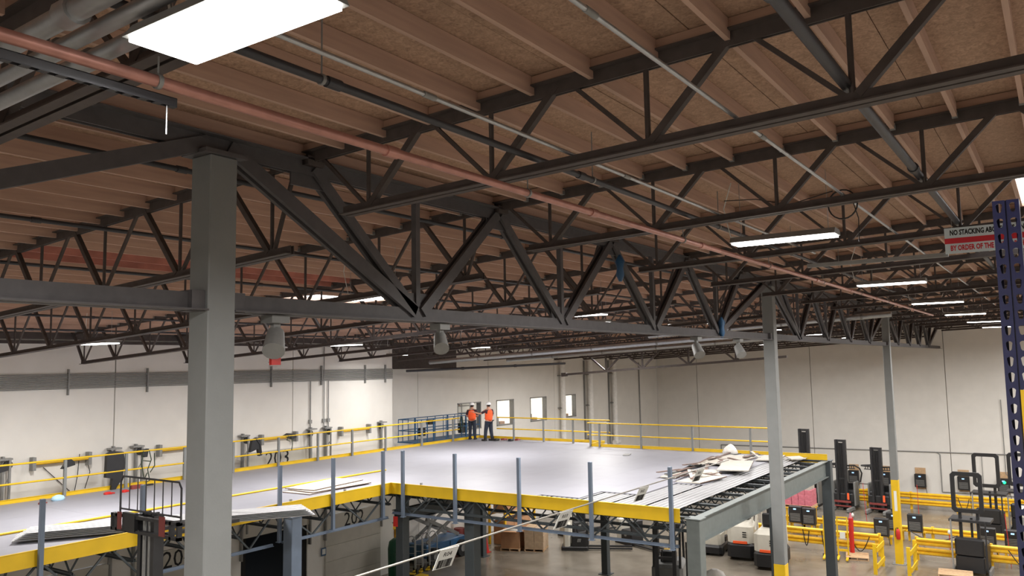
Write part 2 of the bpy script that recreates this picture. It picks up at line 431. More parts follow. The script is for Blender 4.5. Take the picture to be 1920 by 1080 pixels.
r0['label'] = jl('camera side of the column line', 0); l0['label'] = jl('column line to dock wall', 0)
r0['group'] = 'roof joists over the camera side'; l0['group'] = 'roof joists over the dock side'
jr = [r0]; jlft = [l0]
for i in range(1, len(JX)):
    jr.append(dup(r0, (JX[i], YG, rel(zt(YG))), 0, jl('camera side of the column line', i)))
    if JX[i] < XR: jlft.append(dup(l0, (JX[i], YG, rel(zt(YG))), 0, jl('column line to dock wall', i)))
    elif w0_ is None:
        w0_ = joist_root('roof_joist', 'dark steel roof joist, column line to window wall, %s from the camera' % ordw(i), JX[i]); w0_['group'] = 'roof joists over the window wall side'
        make_joist(w0_, YR-YG-.02, 1.14, .6, 1.83, 11, -.057, 1)
    else: dup(w0_, (JX[i], YG, rel(zt(YG))), 0, 'dark steel roof joist, column line to window wall, %s from the camera' % ordw(i))

# girders along the column line
def make_girder(x0, label, L=18.2):
    g = thing('truss_girder', label, 'girder', (x0, YG, rel(0)), 0, 'truss girders on the column line')
    zT, zB = 2.23, .66
    t = MB()
    for s in (-1, 1): t.bar((.0, s*.085, zT), (L, s*.085, zT), .11, .015, off=(0, .08)); t.bar((0, s*.04, zT), (L, s*.04, zT), .015, .17)
    t.build('top_chord', GIRD, g)
    t = MB()
    for s in (-1, 1): t.bar((.15, s*.095, zB), (L-.15, s*.095, zB), .14, .015, off=(0, -.085)); t.bar((.15, s*.035, zB), (L-.15, s*.035, zB), .015, .17)
    t.build('bottom_chord', GIRD, g)
    tops = [1.2+SP*k for k in range(5)]; bots = [3.02+SP*k for k in range(4)]
    def web(xa, za, xb, zb_, w=.13, dbl=True):
        m = MB()
        if dbl:
            for s in (-1, 1): m.bar((xa, 0, za), (xb, 0, zb_), .05, w, up=(0, 0, 1), off=(s*.055, 0))
            m.bar((xa, 0, za), (xb, 0, zb_), .12, .02)
        else: m.bar((xa, 0, za), (xb, 0, zb_), w, w)
        m.build('web_member', GIRD, g)
    web(.12, zT, bots[0]-.08, zB+.03, .15)
    web(L-.12, zT, bots[-1]+.1, zB+.03, .15)
    for k, b in enumerate(bots):
        web(tops[k]+.04, zT, b-.06+(.0), zB+.03, .11)
        web(tops[k+1]-.04, zT, b+.06, zB+.03, .14)
        web(b, zT, b, zB, .08, False)
        MB().box(b-.3, b+.3, -.012, .012, zB-.02, zB+.28).build('gusset_plate', GIRD, g)
    for b in tops: MB().box(b-.25, b+.25, -.012, .012, zT-.22, zT).build('gusset_plate', GIRD, g)
    return g
make_girder(-13.35, 'dark steel truss girder running left from the nearest grey column')
make_girder(4.85, 'dark steel truss girder from the nearest column to the middle column')
make_girder(23.05, 'dark steel truss girder from the middle column to the far column')
make_girder(41.25, 'dark steel truss girder from the far column to the end wall', 19.7)
for x, nm in zip(COLX, ('large grey steel roof column nearest the camera at the left', 'grey steel roof column in the middle, yellow paint below, in front of the mezzanine beam',
                        'farthest grey roof column with tall yellow painted foot behind yellow guards')):
    c = thing('roof_column', nm, 'column', (x, YG, 0))
    MB().bbox(-.155, .155, -.155, .155, rel(-5.6), rel(2.1), .012).build('shaft', COLGREY, c)
    MB().bbox(-.158, .158, -.158, .158, .02, rel(-5.6), .012).build('yellow_foot', YEL, c)['label'] = 'yellow painted lower shaft'
    MB().box(-.28, .28, -.28, .28, 0, .025).build('base_plate', COLGREY, c)
    MB().box(-.24, .24, -.2, .2, rel(2.1), rel(2.14)).build('cap_plate', GIRD, c)
    k = MB()
    for s in (-1, 1): k.box(s*.158, s*.30, -.11, .11, rel(.56), rel(.76))
    k.build('chord_bracket', GIRD, c)
    if x == COLX[2]: MB().box(-.02, -.163+.0, -.06, .06, 3.0-.6, 3.3).build('white_sticker', PAPER, c)

# ================================================================= SERVICES UNDER THE ROOF
def pipe(name, label, cat, pts, r, m, coup=None, n=10, cm=None, hangers=None):
    t = thing(name, label, cat, pts[0])
    o = Vector(pts[0]); L = [tuple(Vector(p)-o) for p in pts]
    MB().tube(L, r, n).build('pipe_run', m, t)
    if coup:
        for x in coup:
            p, q_ = Vector(L[0]), Vector(L[-1]); d = (q_-p).normalized(); c = p+d*x
            MB().cyl(c-d*.06, c+d*.06, r*1.3, n).build('coupling', cm or m, t)
    if hangers:
        for x, hgt in hangers:
            p, q_ = Vector(L[0]), Vector(L[-1]); d = (q_-p).normalized(); c = p+d*x
            h = MB(); h.cyl(c, c+Vector((0, 0, hgt)), .006, 6); h.cyl(c-d*.012, c+d*.012, r*1.25, n)
            h.build('hanger', GALVD, t)
    return t
pipe('copper_pipe', 'long pinkish copper pipe slung under the roof joists', 'pipe', [(-2, 3.94, rel(1.555)), (33.5, 3.94, rel(1.555))], .034, COPPER, [3.2+3.05*i for i in range(10)], 12, hangers=[(.78+SP*i, .14) for i in range(1, 9)])
pipe('conduit', 'thin silver conduit through the joists beside the copper pipe', 'conduit', [(-1, 3.45, rel(1.83)), (14.4, 3.45, rel(1.83))], .017, GALV, [2.1, 5.1, 8.1], cm=GALVD)
pipe('conduit', 'thin silver conduit through the joists crossing the top centre of the picture', 'conduit', [(-1, 1.98, rel(1.88)), (34, 1.98, rel(1.88))], .016, GALV, [4.7, 7.7, 10.7, 13.7], cm=GALVD)
pipe('sprinkler_pipe', 'thick dark sprinkler pipe at the top right', 'pipe', [(-1, 1.17, rel(1.97)), (24, 1.17, rel(1.97))], .042, BLACKPIPE, [5.2, 10.2], 12)
pipe('sprinkler_pipe', 'dark sprinkler pipe running just above the copper pipe', 'pipe', [(-1, 3.85, rel(1.86)), (30, 3.85, rel(1.86))], .03, BLACKPIPE, [4.6, 7.9], 12, hangers=[(4.5+SP*i, .5) for i in range(6)])
for k, y in enumerate((7.66, 10.8, 13.95, 17.3, 20.6, 23.8)):
    pipe('sprinkler_branch', 'dark branch pipe under the roof boards beyond the girder, %s from the girder' % ordw(k), 'pipe', [(-8, y, rel(zt(y)-.26)), (60, y, rel(zt(y)-.26))], .03, BLACKPIPE, [13+6*i for i in range(7)], 8)
for k, (x, r, y0) in enumerate(((2.17, .045, 3.9), (2.03, .042, 3.7), (1.88, .055, 3.0))):
    pipe('large_conduit', 'thick silver conduit at the top left corner, %s of three' % ('lowest', 'middle', 'highest')[k], 'conduit',
         [(x, y0-1.6, rel(1.70+.03*k)), (x, 9.5, rel(1.52+.03*k))], r, GALV, [1.9+.25*k], 12)
st = thing('strut_channel', 'dark slotted strut channel carrying the silver conduits', 'channel', (1.2, 3.98, rel(1.47)))
q = MB(); q.box(0, 1.35, -.02, -.016, -.02, .03); q.box(0, 1.35, .016, .02, -.02, .03); q.box(0, 1.35, -.02, .02, .026, .03)
for i in range(16): q.box(.03+i*.085, .075+i*.085, -.02, .02, -.022, -.018)
q.build('channel', BLACKPIPE, st); MB().cyl((1.3, 0, 0), (1.3, 0, -.18), .005, 6).build('threaded_rod', GALV, st)
MB().cyl((.05, 0, 0), (.05, 0, .3), .005, 6).build('threaded_rod', GALV, st)
# wire and white junction box over the near left
jb = thing('junction_box', 'small white junction box on a thin white wire at the left', 'box', (2.9, 7.9, rel(2.12)))
MB().bbox(-.06, .06, -.05, .05, -.02, .02, .008).build('box_body', PAPER, jb)
MB().tube([(0, 0, 0), (-.2, 3.0, -.3), (-.35, 6, -.6)], .005, 6).build('white_wire', PAPER, jb)
# coil of cable on a joist
cc = thing('cable_coil', 'coil of thin dark cable hanging from a roof joist', 'cable', (9.75, 2.0, rel(1.95)))
for j in range(2):
    pts = [(j*.015, .16*math.cos(a), -.17+.17*math.sin(a)) for a in [2*math.pi*i/20 for i in range(21)]]
    MB().tube(pts, .008, 6).build('cable_loop', BLACK, cc)
MB().tube([(0, -.1, -.1), (.02, -.16, -.35), (.03, -.15, -.62)], .006, 6).build('cable_tail', BLACK, cc)
MB().tube([(0, .1, .0), (0, .6, -.1), (0, 1.0, .02), (0, 1.4, .05)], .006, 6).build('cable_tail', BLACK, cc)

def make_lamp(x, y, z, label, L=1.3, Wd=.38, pw=1):
    sl = -.036 if y < YG else -.057
    t = thing('high_bay_light', label, 'light', (x, y, rel(z)), 0, 'linear high bay lights')
    hs = MB(); hs.prism([(-Wd/2, 0), (Wd/2, 0), (Wd/2-.05, .075), (-Wd/2+.05, .075)], -L/2, L/2, 'xz'); hs.build('housing', GALVD, t)
    MB().bbox(-Wd/2+.02, Wd/2-.02, -L/2+.02, L/2-.02, -.022, -.001, .006).build('diffuser', LAMP, t)
    wr_ = MB()
    top = zt(y)-z-.15
    for s in (-1, 1): wr_.cyl((0, s*L*.42, .07), (0, s*L*.42, top), .004, 5)
    wr_.build('hanger_wire', GALV, t)
    MB().tube([(.02, L*.3, .07), (.1, L*.55, .12), (.05, L*.6, top*.6), (0, L*.5, top)], .007, 5).build('power_cord', PAPER, t)
    ld = bpy.data.lights.new('lamp', 'AREA'); ld.shape = 'RECTANGLE'; ld.size = Wd; ld.size_y = L; ld.energy = LAMP_W*pw; ld.color = (1, .975, .945); ld.spread = math.radians(170)
    lo = bpy.data.objects.new('lamp_glow', ld); C.objects.link(lo); lo.parent = t; lo.location = (0, 0, -.04)
    return t
rowA = [2.2, 10.7, 18.7, 26.3, 34.3, 42.6, 51.0]
for i, x in enumerate(rowA):
    make_lamp(x if i else 2.175, 2.95 if i else 2.98, 1.58 if i else 1.55, 'lit high bay light on the copper pipe side, %s from the camera' % ordw(i), 1.35 if i else 1.08, .34 if i else .4, 1 if i else .8)
rowB = [2.2, 10.4, 18.0, 25.0, 33.2, 41.5, 50.2]
for i, x in enumerate(rowB):
    if i: make_lamp(x, 10.1, 1.23, 'lit high bay light just beyond the girder, %s from the left' % ordw(i-1), pw=.62)
make_lamp(20.2, 11.0, 1.15, 'lit linear high bay light hung slightly beyond the second one behind the girder', 1.0, .34, .4)
rowC = [3.0, 11.05, 18.3, 26.3, 34.4, 43.5, 50.0]
for i, x in enumerate(rowC):
    y = [20.3, 20.3, 19.0, 19.8, 18.6, 14.9, 15.1][i]
    make_lamp(x, y, .72 if y > 16 else .97, 'lit high bay light over the deck, %s from the left' % ordw(i), pw=.9)
make_lamp(26.0, 23.8, .5, 'lit linear high bay light close to the dock wall by the recess', 1.0, .36, .2)
for i, x in enumerate([6, 16, 26, 36, 46, 56]): make_lamp(x, -4.5, 1.9, 'lit high bay light added as unseen fill right of the view, %s in its row' % ordw(i), pw=1.5 if x > 30 else 1)  # unseen row put in as fill light, mainly for the end wall
make_lamp(-5.2, 3.0, 1.6, 'lit high bay light added as fill behind the camera, right one', pw=1); make_lamp(-5.2, 10.5, 1.2, 'lit high bay light added as fill behind the camera, left one', pw=1)  # extra lamps behind the eye, added to brighten the near column
# skylights
def skylight(x0, x1, y0, y1, label):
    t = thing('skylight', label, 'skylight', ((x0+x1)/2, (y0+y1)/2, rel(zt((y0+y1)/2))))
    a, b = (x1-x0)/2, (y1-y0)/2
    q = MB()
    for s in (-1, 1): q.box(-a, a, s*b-.03, s*b+.03, -.16, .1); q.box(s*a-.03, s*a+.03, -b, b, -.16, .1)
    q.build('curb', PURLIN, t); MB().box(-a+.03, a-.03, -b+.03, b-.03, -.10, -.07).build('dome', SKYL, t)
skylight(13.5, 16.0, 14.9, 16.3, 'bright skylight in the roof left of centre, above the girder')
skylight(13.5, 16.2, -1.6, .45, 'bright skylight in the roof at the right edge above the blue upright')
# grey drum devices under the girder chord
def drum(x, z, label, red=False, s=1.0):
    t = thing('hanging_floodlight', label, 'floodlight', (x, YG, rel(.56)))
    MB().box(-.13*s, .13*s, -.09, .09, -.08, 0).build('mounting_plate', TRUCKG, t)
    MB().box(-.05*s, .05*s, -.03, .03, -.22*s, -.08).build('stem', TRUCKG, t)
    d = MB(); d.cyl((.02, .02, -.2*s), (-.12, -.12, -.42*s), .1*s, 14, .13*s); d.build('lamp_drum', GALVD, t)
    if red: MB().box(-.06, .06, -.02, .02, -.52, -.44).build('red_tag', REDM, t)
drum(5.62, 0, 'grey drum floodlight with red tag under the girder beside the near column', True, .9)
drum(8.35, 0, 'grey drum floodlight under the girder at the first web joint', False, .8)
drum(17.45, 0, 'grey drum floodlight under the girder left of the middle column', False, 1.0)
drum(20.3, 0, 'grey drum floodlight under the girder nearest the middle column', False, 1.0)
for x, y, z, lab in ((13.4, 6.7, 1.75, 'blue cloth bundle wrapped on the girder web'), (18.8, 6.75, .8, 'blue cloth bundle at the girder bottom chord near the middle column')):
    t = thing('blue_wrap', lab, 'cloth', (x, y, rel(z)))
    MB().lathe((0, 0, -.25), [(.03, 0), (.08, .12), (.06, .25), (.09, .38), (.02, .5)], 9).build('wrap', BLUE, t)
# long silver troughs / cable trays deep in the roof space, running across towards the wall
for k, (x, y0, y1, z) in enumerate(((30.2, 9.5, 25.5, .98), (36.8, 9.5, 25.5, 1.05), (32.6, 5.2, 15.0, 1.62))):
    t = thing('roof_duct', 'long pale metal duct under the far roof joists, %s counting away from the camera' % ordw([0, 2, 1][k]), 'duct', (x, y0, rel(z)), 0, 'long ducts under the roof')
    L = y1-y0; dz = -L*.05
    MB().cyl((0, 0, 0), (0, L, dz), .10, 12).build('duct_run', GALV, t)
    q = MB()
    for i in range(int(L//3)): q.cyl((0, 1+3*i, (1+3*i)*-.05), (0, 1.08+3*i, (1.08+3*i)*-.05), .112, 12)
    stuff(q.build('duct_joints', GALVD, t))
    q = MB()
    for i in range(int(L//3)): q.cyl((0, 1+3*i, (1+3*i)*-.05+.14), (0, 1+3*i, (1+3*i)*-.05+.7), .008, 5)
    stuff(q.build('hanger_rods', BLACKPIPE, t))
pipe('sprinkler_pipe', 'dark sprinkler main low under the roof near the window wall', 'pipe', [(29.5, 26.4, rel(-.22)), (37.5, 22.2, rel(.02))], .06, BLACKPIPE, [3, 6], 10)
# braced beam by the recessed wall
br = thing('bracing_truss', 'dark truss standing out clearly before the window wall, below the ducts', 'truss', (0, 0, 0))
def bp(y, up=0): return (38.0, y, rel(.10-.062*(y-11.4)+up))
MB().bar(bp(22.4), bp(10.6), .13, .11).build('bottom_chord', STEEL, br); MB().bar(bp(21.0, .85), bp(10.6, .85), .13, .11).build('top_chord', STEEL, br)
MB().bar(bp(22.4), bp(22.7), .2, .2).build('end_plate', STEEL, br)
for yc in (20.0, 17.9, 15.4, 13.0):
    for dy in (1.0, 0, -1.0): MB().bar(bp(yc), bp(yc+dy, .85), .08, .08, up=(1, 0, 0)).build('web_member', STEEL, br)
for yy in (20.2, 15.6, 11.2): MB().cyl(bp(yy, .85), (38.0, yy, rel(zt(yy))), .02, 6).build('hanger_rod', STEEL, br)
make_lamp(39.6, 20.8, .62, 'lit high bay light over the far end of the deck, near the windows', 1.2, .36, .8)
# ================================================================= DOCK WALL
for i, (dx, num) in enumerate(zip(DOORX, ['', '', '204', '203', '202'])):
    up = num == '203'
    lab = {'204': 'closed dock door numbered 204, under the deck left of the big column', '203': 'dock door numbered 203 raised high against the wall above the deck',
           '202': 'closed dock door numbered 202, under the deck near the inner corner'}.get(num, 'closed dock door %s to the left of door 204' % ('farther' if i == 0 else 'next'))
    z0 = 3.0 if up else 0.0
    d = thing('dock_door', lab, 'door', (dx, YL-.045, z0))
    for k in range(5):
        q = MB().bbox(-DW-.03, DW+.03, -.03, .03, k*.64+.006, (k+1)*.64-.006, .006); q.build('door_section', DOORP, d)
    if num: text_obj('door_number', num, .82, INK, d, (0, -.035, 2.84), (1, 0, 0), (0, 0, 1))
    tr_ = thing('door_track', 'lift tracks and yellow spring shaft on the dock wall, '+['leftmost set', 'second set from the left', 'set by the big column', 'set around the raised door', 'set nearest the wall corner'][i], 'track', (dx, YL-.02, 0))
    for s in (-1, 1):
        q = MB(); x = s*(DW+.06)
        q.box(x-.03, x+.03, -.14, 0, 2.2, 6.95); q.box(x-.13*s*1-.03, x-.13*s+.03, -.26, -.20, 3.2, 6.85)
        for zz in (3.6, 4.4, 5.2, 6.0): q.bar((x, -.1, zz), (x-.13*s, -.22, zz+.35), .03, .03)
        q.box(x-.2, x+.2, -.26, -.02, 6.85, 6.9)
        q.build('track', GALVD, tr_)
        MB().cyl((x-.1*s, -.2, 6.7), (x-.1*s, -.14, 6.7), .13, 14).build('cable_drum', BLACK, tr_)
    q = MB(); q.cyl((-.85, -.16, 6.66), (.85, -.16, 6.66), .05, 10); q.build('spring_shaft', YELD, tr_)
    q = MB()
    for s in (-1, 1): q.box(s*.85-.05, s*.85+.05, -.22, 0, 6.45, 6.85)
    q.build('shaft_bracket', GALVD, tr_)
op = thing('loading_opening', 'dark loading opening under the raised door 203', 'opening', (DOORX[3], YL, 0))
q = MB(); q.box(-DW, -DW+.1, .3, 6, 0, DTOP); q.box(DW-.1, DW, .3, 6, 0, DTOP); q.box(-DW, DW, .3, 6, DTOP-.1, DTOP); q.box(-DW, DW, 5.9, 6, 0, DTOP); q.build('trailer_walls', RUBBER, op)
q = MB(); q.box(-DW, -DW+.25, .05, .3, 0, DTOP); q.box(DW-.25, DW, .05, .3, 0, DTOP); q.box(-DW, DW, .05, .3, DTOP-.25, DTOP); q.build('dock_seal', RUBBER, op)
sg = thing('door_sign', 'small blue and white sign beside the opening of door 203', 'sign', (DOORX[4]-DW-.15, YL-.08, 1.75))
MB().box(-.13, .13, -.02, 0, -.16, .16).build('sign_board', BLUE, sg); MB().box(-.09, .09, -.026, -.02, -.1, .12).build('sign_face', PAPER, sg)
# bundle of conduits along the top of the dock wall
cb = thing('conduit_bank', 'bank of parallel grey conduits strapped along the top of the dock wall', 'conduit', (XB, YL-.06, rel(0)))
for k in range(9):
    z = -.02-.055*k
    MB().cyl((0, 0, z), (XR-XB-.05, 0, z-.08), .019, 6).build('conduit', GALVD, cb)
for x in (13.26, 15.94, 18.6, 21.21, 23.84, 26.44, 27.75, 10.6):
    MB().box(x-XB-.018, x-XB+.018, -.05, .05, -.72, .1).build('strap', GALVD, cb)
for x, z0, z1, r, lab in ((23.25, -3.3, -.55, .025, 'left one of the vertical conduits right of door 203'), (24.0, -3.3, 1.2, .02, 'middle one of the vertical conduits right of door 203'),
                          (24.25, -3.3, -.55, .02, 'right one of the vertical conduits right of door 203')):
    t = thing('wall_conduit', lab, 'conduit', (x, YL-.05, rel(z0))); MB().cyl((0, 0, 0), (0, 0, z1-z0), r, 8).build('conduit', GALVD, t)
    MB().box(-.07, .07, -.03, .05, 1.0, 1.15).build('box_fitting', GALVD, t)
t = thing('downpipe', 'grey downpipe on the corner where the dock wall steps back', 'pipe', (XR+.15, YR-.25, .0)); MB().cyl((0, 0, 0), (0, 0, rel(-.5)), .085, 12).build('pipe_run', GALVD, t)
q = MB()
for z in (3.5, 5.5, 7.2, 8.1): q.cyl((0, 0, z), (0, 0, z+.08), .1, 12)
q.build('pipe_clamp', GALVD, t)
MB().box(-.2, .5, -.2, .1, rel(-.5), rel(-.1)).build('pull_box', GALVD, t)
for x, r, lab, sh in ((45.6, .17, 'pale vertical pipe left of the last window', .0), (49.3, .19, 'pale vertical pipe with grey one behind it, middle of three', .3), (52.9, .19, 'pale vertical pipe nearest the far corner with bend at its foot', .3)):
    t = thing('vent_pipe', lab, 'pipe', (x, YR-.3, 0)); MB().cyl((0, 0, 3.6), (0, 0, rel(.2)), r, 12).build('pipe_run', PIPEPALE, t)
    if sh: MB().box(-.46, -.36, .2, .29, 3.6, rel(.2)).build('cable_tray', TRUCKG, t)
    MB().cyl((-.25, 0, 3.7), (.5, 0, 3.7), r*.9, 12).build('foot_bend', PIPEPALE, t)
    for zz in (4.2, 6.5, 8.6): MB().box(-r-.05, r+.05, 0, .3, zz, zz+.06).build('wall_bracket', GALVD, t)
t = thing('wall_conduit', 'thin dark vertical conduit near the far corner of the window wall', 'conduit', (57.6, YR-.05, 3.6)); MB().cyl((0, 0, 0), (0, 0, rel(0)-3.6), .05, 8).build('conduit', GALVD, t)
# end wall conduits
t = thing('wall_conduit', 'long horizontal grey conduit across the end wall with drops to the chargers', 'conduit', (XW-.05, 0, rel(-6.3)))
MB().cyl((0, 22.3, -.12), (0, -8, .1), .035, 8).build('conduit', GALVD, t)
MB().cyl((0, 22.3, -.12), (0, 22.3, -2), .03, 8).build('drop', GALVD, t)
MB().tube([(0, 7.5, -.02), (0, 7.3, -.15), (0, 7.3, -2.6), (0, 3.0, -2.6)], .03, 8).build('drop', GALVD, t)
MB().tube([(0, 4.9, 0), (0, 4.9, -2.6)], .02, 8).build('drop', GALVD, t)
MB().tube([(0, 3.6, 3.5), (0, 3.6, -1.2), (0, 3.3, -1.5), (0, 1.5, -1.5)], .025, 8).build('drop', GALVD, t)
MB().tube([(0, 13.5, -2.3), (0, 10, -2.5)], .02, 8).build('drop', GALVD, t)

def charger(x, y, z, label, wall=True, group=None):
    t = thing('battery_charger', label, 'charger', (x, y, z), 0, group)
    if wall: MB().box(0, .04, -.32, .32, -.15, 1.25).build('backboard', PALLET, t)
    else:
        q = MB(); q.box(-.15, .25, -.45, .45, -.08, -.02); q.box(.05, .15, -.4, -.3, -z+.0, -.02); q.box(.05, .15, .3, .4, -z, -.02); q.build('stand', YELD, t)
    MB().bbox(-.36, -.01, -.34, .34, 0, .86, .03).build('cabinet', BLACK, t)
    q = MB()
    for k in range(6): q.box(-.37, -.355, -.26, .26, .1+k*.07, .13+k*.07)
    stuff(q.build('vent_louvres', TRUCKG, t))
    MB().box(-.372, -.355, -.06, .08, .68, .75).build('display', SCREEN, t)
    MB().tube([(-.2, -.3, 0), (-.3, -.36, -.3), (-.25, -.38, -.7)], .02, 6).build('cable', BLACK, t)
    return t
for y, lab in ((12.75, 'wall battery charger behind the left reach truck'), (10.75, 'wall battery charger behind the second reach truck'), (8.55, 'wall battery charger just right of the far column'),
               (6.0, 'wall battery charger second from the far column on the end wall'), (3.75, 'wall battery charger with green light beyond the black backrest frame')):
    charger(XW-.05, y, rel(-8.64), lab)
g_ = thing('indicator_light', 'small bright green indicator light on the end wall charger', 'light', (XW-.48, 3.7, rel(-8.0))); MB().cyl((0, 0, 0), (.06, 0, 0), .09, 10).build('lens', GRNLED, g_)
for x, y, z, lab in ((45.6, 12.6, rel(-8.75), 'charger under the pink pallet, left one'), (45.6, 11.9, rel(-8.8), 'charger under the pink pallet, right one'),
                     (45.2, 8.25, rel(-8.95), 'charger on yellow shelf left of the far column, front one'), (46.6, 7.9, rel(-8.85), 'charger on yellow shelf just left of the far column, rear one'),
                     (46.6, 6.9, rel(-8.85), 'charger on yellow shelf just right of the far column'),
                     (44.6, 3.55, rel(-8.85), 'charger on yellow shelf behind the black backrest truck, left one'), (44.2, 2.5, rel(-8.8), 'charger on yellow shelf near the blue upright')):
    charger(x, y, z, lab, False)

# ---- guard rails of ribbed yellow steel, running across in front of the end wall
def guard(x, y0, y1, label, two=True, h=1.07, posts=None):
    t = thing('guard_rail', label, 'guard rail', (x, y0, 0))
    L = y1-y0; n = max(1, round(abs(L)/2.45)); ps = [L*i/n for i in range(n+1)]
    for p_ in ps: MB().bbox(-.0, .14, p_-.07, p_+.07, 0, h, .01).build('post', YELD, t)
    for k in range(n):
        for zz in ([h-.36, .28] if two else [h-.36]):
            a, b = sorted((ps[k]+.01, ps[k+1]-.01)) if L > 0 else sorted((ps[k]-.01, ps[k+1]+.01))
            poly = [(-.03, 0), (-.11, .05), (-.11, .11), (-.03, .155), (-.03, .175), (-.11, .22), (-.11, .28), (-.03, .33), (0, .33), (0, 0)]
            q = MB(); q.prism([(px, zz+pz) for px, pz in poly], a, b, 'xz'); q.build('rail', YELD, t)
    return t
guard(56.3, 13.6, .9, 'rear ribbed yellow guard rail along the end wall')
guard(47.6, 14.2, 1.0, 'middle low ribbed yellow guard rail under the chargers', False, .62)
guard(42.3, 15.2, 7.9, 'front ribbed yellow guard rail left of the far column')
guard(42.4, 6.3, .3, 'front ribbed yellow guard rail right of the far column')
def colguard(y, label):
    t = thing('column_guard', label, 'guard rail', (38.75, y, 0))
    for x in (0, 1.7): MB().box(x-.06, x+.06, -.07, .07, 0, 1.3).build('post', YEL, t)
    for z in (.25, .95): MB().box(0, 1.7, -.11, -.07, z, z+.2).build('board', YEL, t)
colguard(7.45, 'yellow column guard frame on the left side of the far column'); colguard(6.1, 'yellow column guard frame on the right side of the far column')
fe = thing('fire_extinguisher', 'red fire extinguisher on the yellow foot of the far column', 'extinguisher', (41.0, 6.83, 1.15))
MB().lathe((0, 0, 0), [(.07, 0), (.085, .03), (.085, .36), (.05, .44), (.03, .47)], 14).build('cylinder', REDM, fe)
MB().box(-.02, .02, -.02, .02, .46, .52).build('valve', BLACK, fe); MB().tube([(0, 0, .5), (0, .08, .5), (0, .11, .3), (0, .1, .1)], .013, 6).build('hose', BLACK, fe)

# ================================================================= MEZZANINE
DZ = rel(-3.65)
mz = thing('mezzanine_floor', 'pale grey mezzanine deck with yellow edge, L shaped', 'platform', (0, 0, DZ))
X0 = 4.0; YA, YF = 17.3, 24.75; XN = 18.6; XF1, XF2 = 33.1, 31.7; YJ = 17.6; YC = 8.05
# boards
def dboard(x0, x1, y0, y1): MB().box(x0+.0015, x1-.0015, y0+.0015, y1-.0015, -.02, 0).build('deck_board', DECK, mz)
y = YA
while y < YF-.05:
    y1 = min(y+1.243, YF); x = X0
    lim = XF1 if y > YJ-.3 else XF1
    while x < lim-.05:
        x1 = min(x+2.44, lim); dboard(x, x1, y, y1); x = x1
    y = y1
y = YA
rowstart = [XN, XN, XN, XN, 19.5, 20.8, 23.3, 25.6]
r = 0
while y > 9.15:
    y1 = max(y-1.22, 9.1); s = rowstart[min(r, 7)]; x = s
    while x < XF2-.05:
        x1 = min(x+2.44, XF2); dboard(x, x1, y1, y); x = x1
    y = y1; r += 1
q = MB(); q.box(X0, XF1, YA, YF, -.06, -.03); q.build('subdeck', CORR, mz)
# corrugated deck
def corr(x0, x1, y0, y1, zt_=-.025, pitch=.16, dep=.035):
    q = MB(); y = y0; poly = []
    while y < y1-1e-6:
        poly += [(y, zt_), (y+pitch*.5, zt_), (y+pitch*.62, zt_-dep), (y+pitch*.88, zt_-dep)]; y += pitch
    V = [(x0, a, b) for a, b in poly]+[(x1, a, b) for a, b in poly]; n = len(poly)
    q._add(V, [(i, i+1, n+i+1, n+i) for i in range(n-1)])
    V = [(x0, a, b-.004) for a, b in poly]+[(x1, a, b-.004) for a, b in poly]
    q._add(V, [(i, n+i, n+i+1, i+1) for i in range(n-1)])
    return q
yy = YC+.2; k = 0
while yy < YA-.2:
    y2 = min(yy+.96, YA)
    o = corr(XN+.02, XF2-.05, yy, y2).build('corrugated_sheet', CORR, mz); yy = y2; k += 1
# edges
def edge(p, q_, nm='edge_angle'):
    b = MB(); b.bar((p[0], p[1], -.05), (q_[0], q_[1], -.05), .012, .32); d = (Vector(q_)-Vector(p)).normalized()
    b.bar((p[0], p[1], .115), (q_[0], q_[1], .115), .05, .012); return b.build(nm, YEL, mz)
edge((X0, YA-.01), (XN, YA-.01)); edge((XN-.01, YA), (XN-.01, 7.9)); edge((X0, YF+.01), (XF1, YF+.01)); edge((XF1+.01, YF), (XF1+.01, YJ)); edge((XF1, YJ), (XF2, YJ)); edge((XF2+.01, YJ), (XF2+.01, 7.55))

MJX = [XN+.15+.98*i for i in range(14)]
def mjoist(x, y0, y1, label, depth=.62, m=DARKCOL, grp='mezzanine floor joists', z=-.07, axis='y'):
    t = thing('mezzanine_joist', label, 'joist', (x, y0, DZ+z) if axis == 'y' else (x, y0, DZ+z), 0, grp)
    if axis == 'x': t.rotation_euler = (0, 0, -math.pi/2)
    L = y1-y0
    b = MB(); chord(b, (0, 0, -.05), (0, L, -.05), .13, .06, flip=True); b.build('top_chord', DARKCOL, t)
    b = MB(); chord(b, (0, (.0 if grp == 'edge' else .3), -depth), (0, L-(.0 if grp == 'edge' else .3), -depth), .13, .06); b.build('bottom_chord', m, t)
    n = max(2, int(L/(1.45 if grp == 'edge' else .75))); s = L/n
    wb = MB()
    for k in range(n):
        a = (0, k*s, -.08); c = (0, (k+.5)*s, -depth+.02); e = (0, (k+1)*s, -.08)
        wb.bar(a, c, .03, .03, up=(1, 0, 0)); wb.bar(c, e, .03, .03, up=(1, 0, 0))
    if grp == 'edge': 
        for k in range(n):
            MB().bar((0, k*s, -.08), (0, (k+.5)*s, -depth+.02), .04, .04, up=(1, 0, 0)).build('web_member', DARKCOL, t)
            MB().bar((0, (k+.5)*s, -depth+.02), (0, (k+1)*s, -.08), .04, .04, up=(1, 0, 0)).build('web_member', DARKCOL, t)
    else: stuff(wb.build('web', m, t))
    return t
m0 = mjoist(MJX[0], 7.72, YA, 'mezzanine bar joist ending on the steel beam, first from the near corner', .55)
for i, x in enumerate(MJX[1:]): dup(m0, (x, 7.72, DZ-.07), 0, 'mezzanine bar joist ending on the steel beam, %s from the near corner' % ordw(i+1))
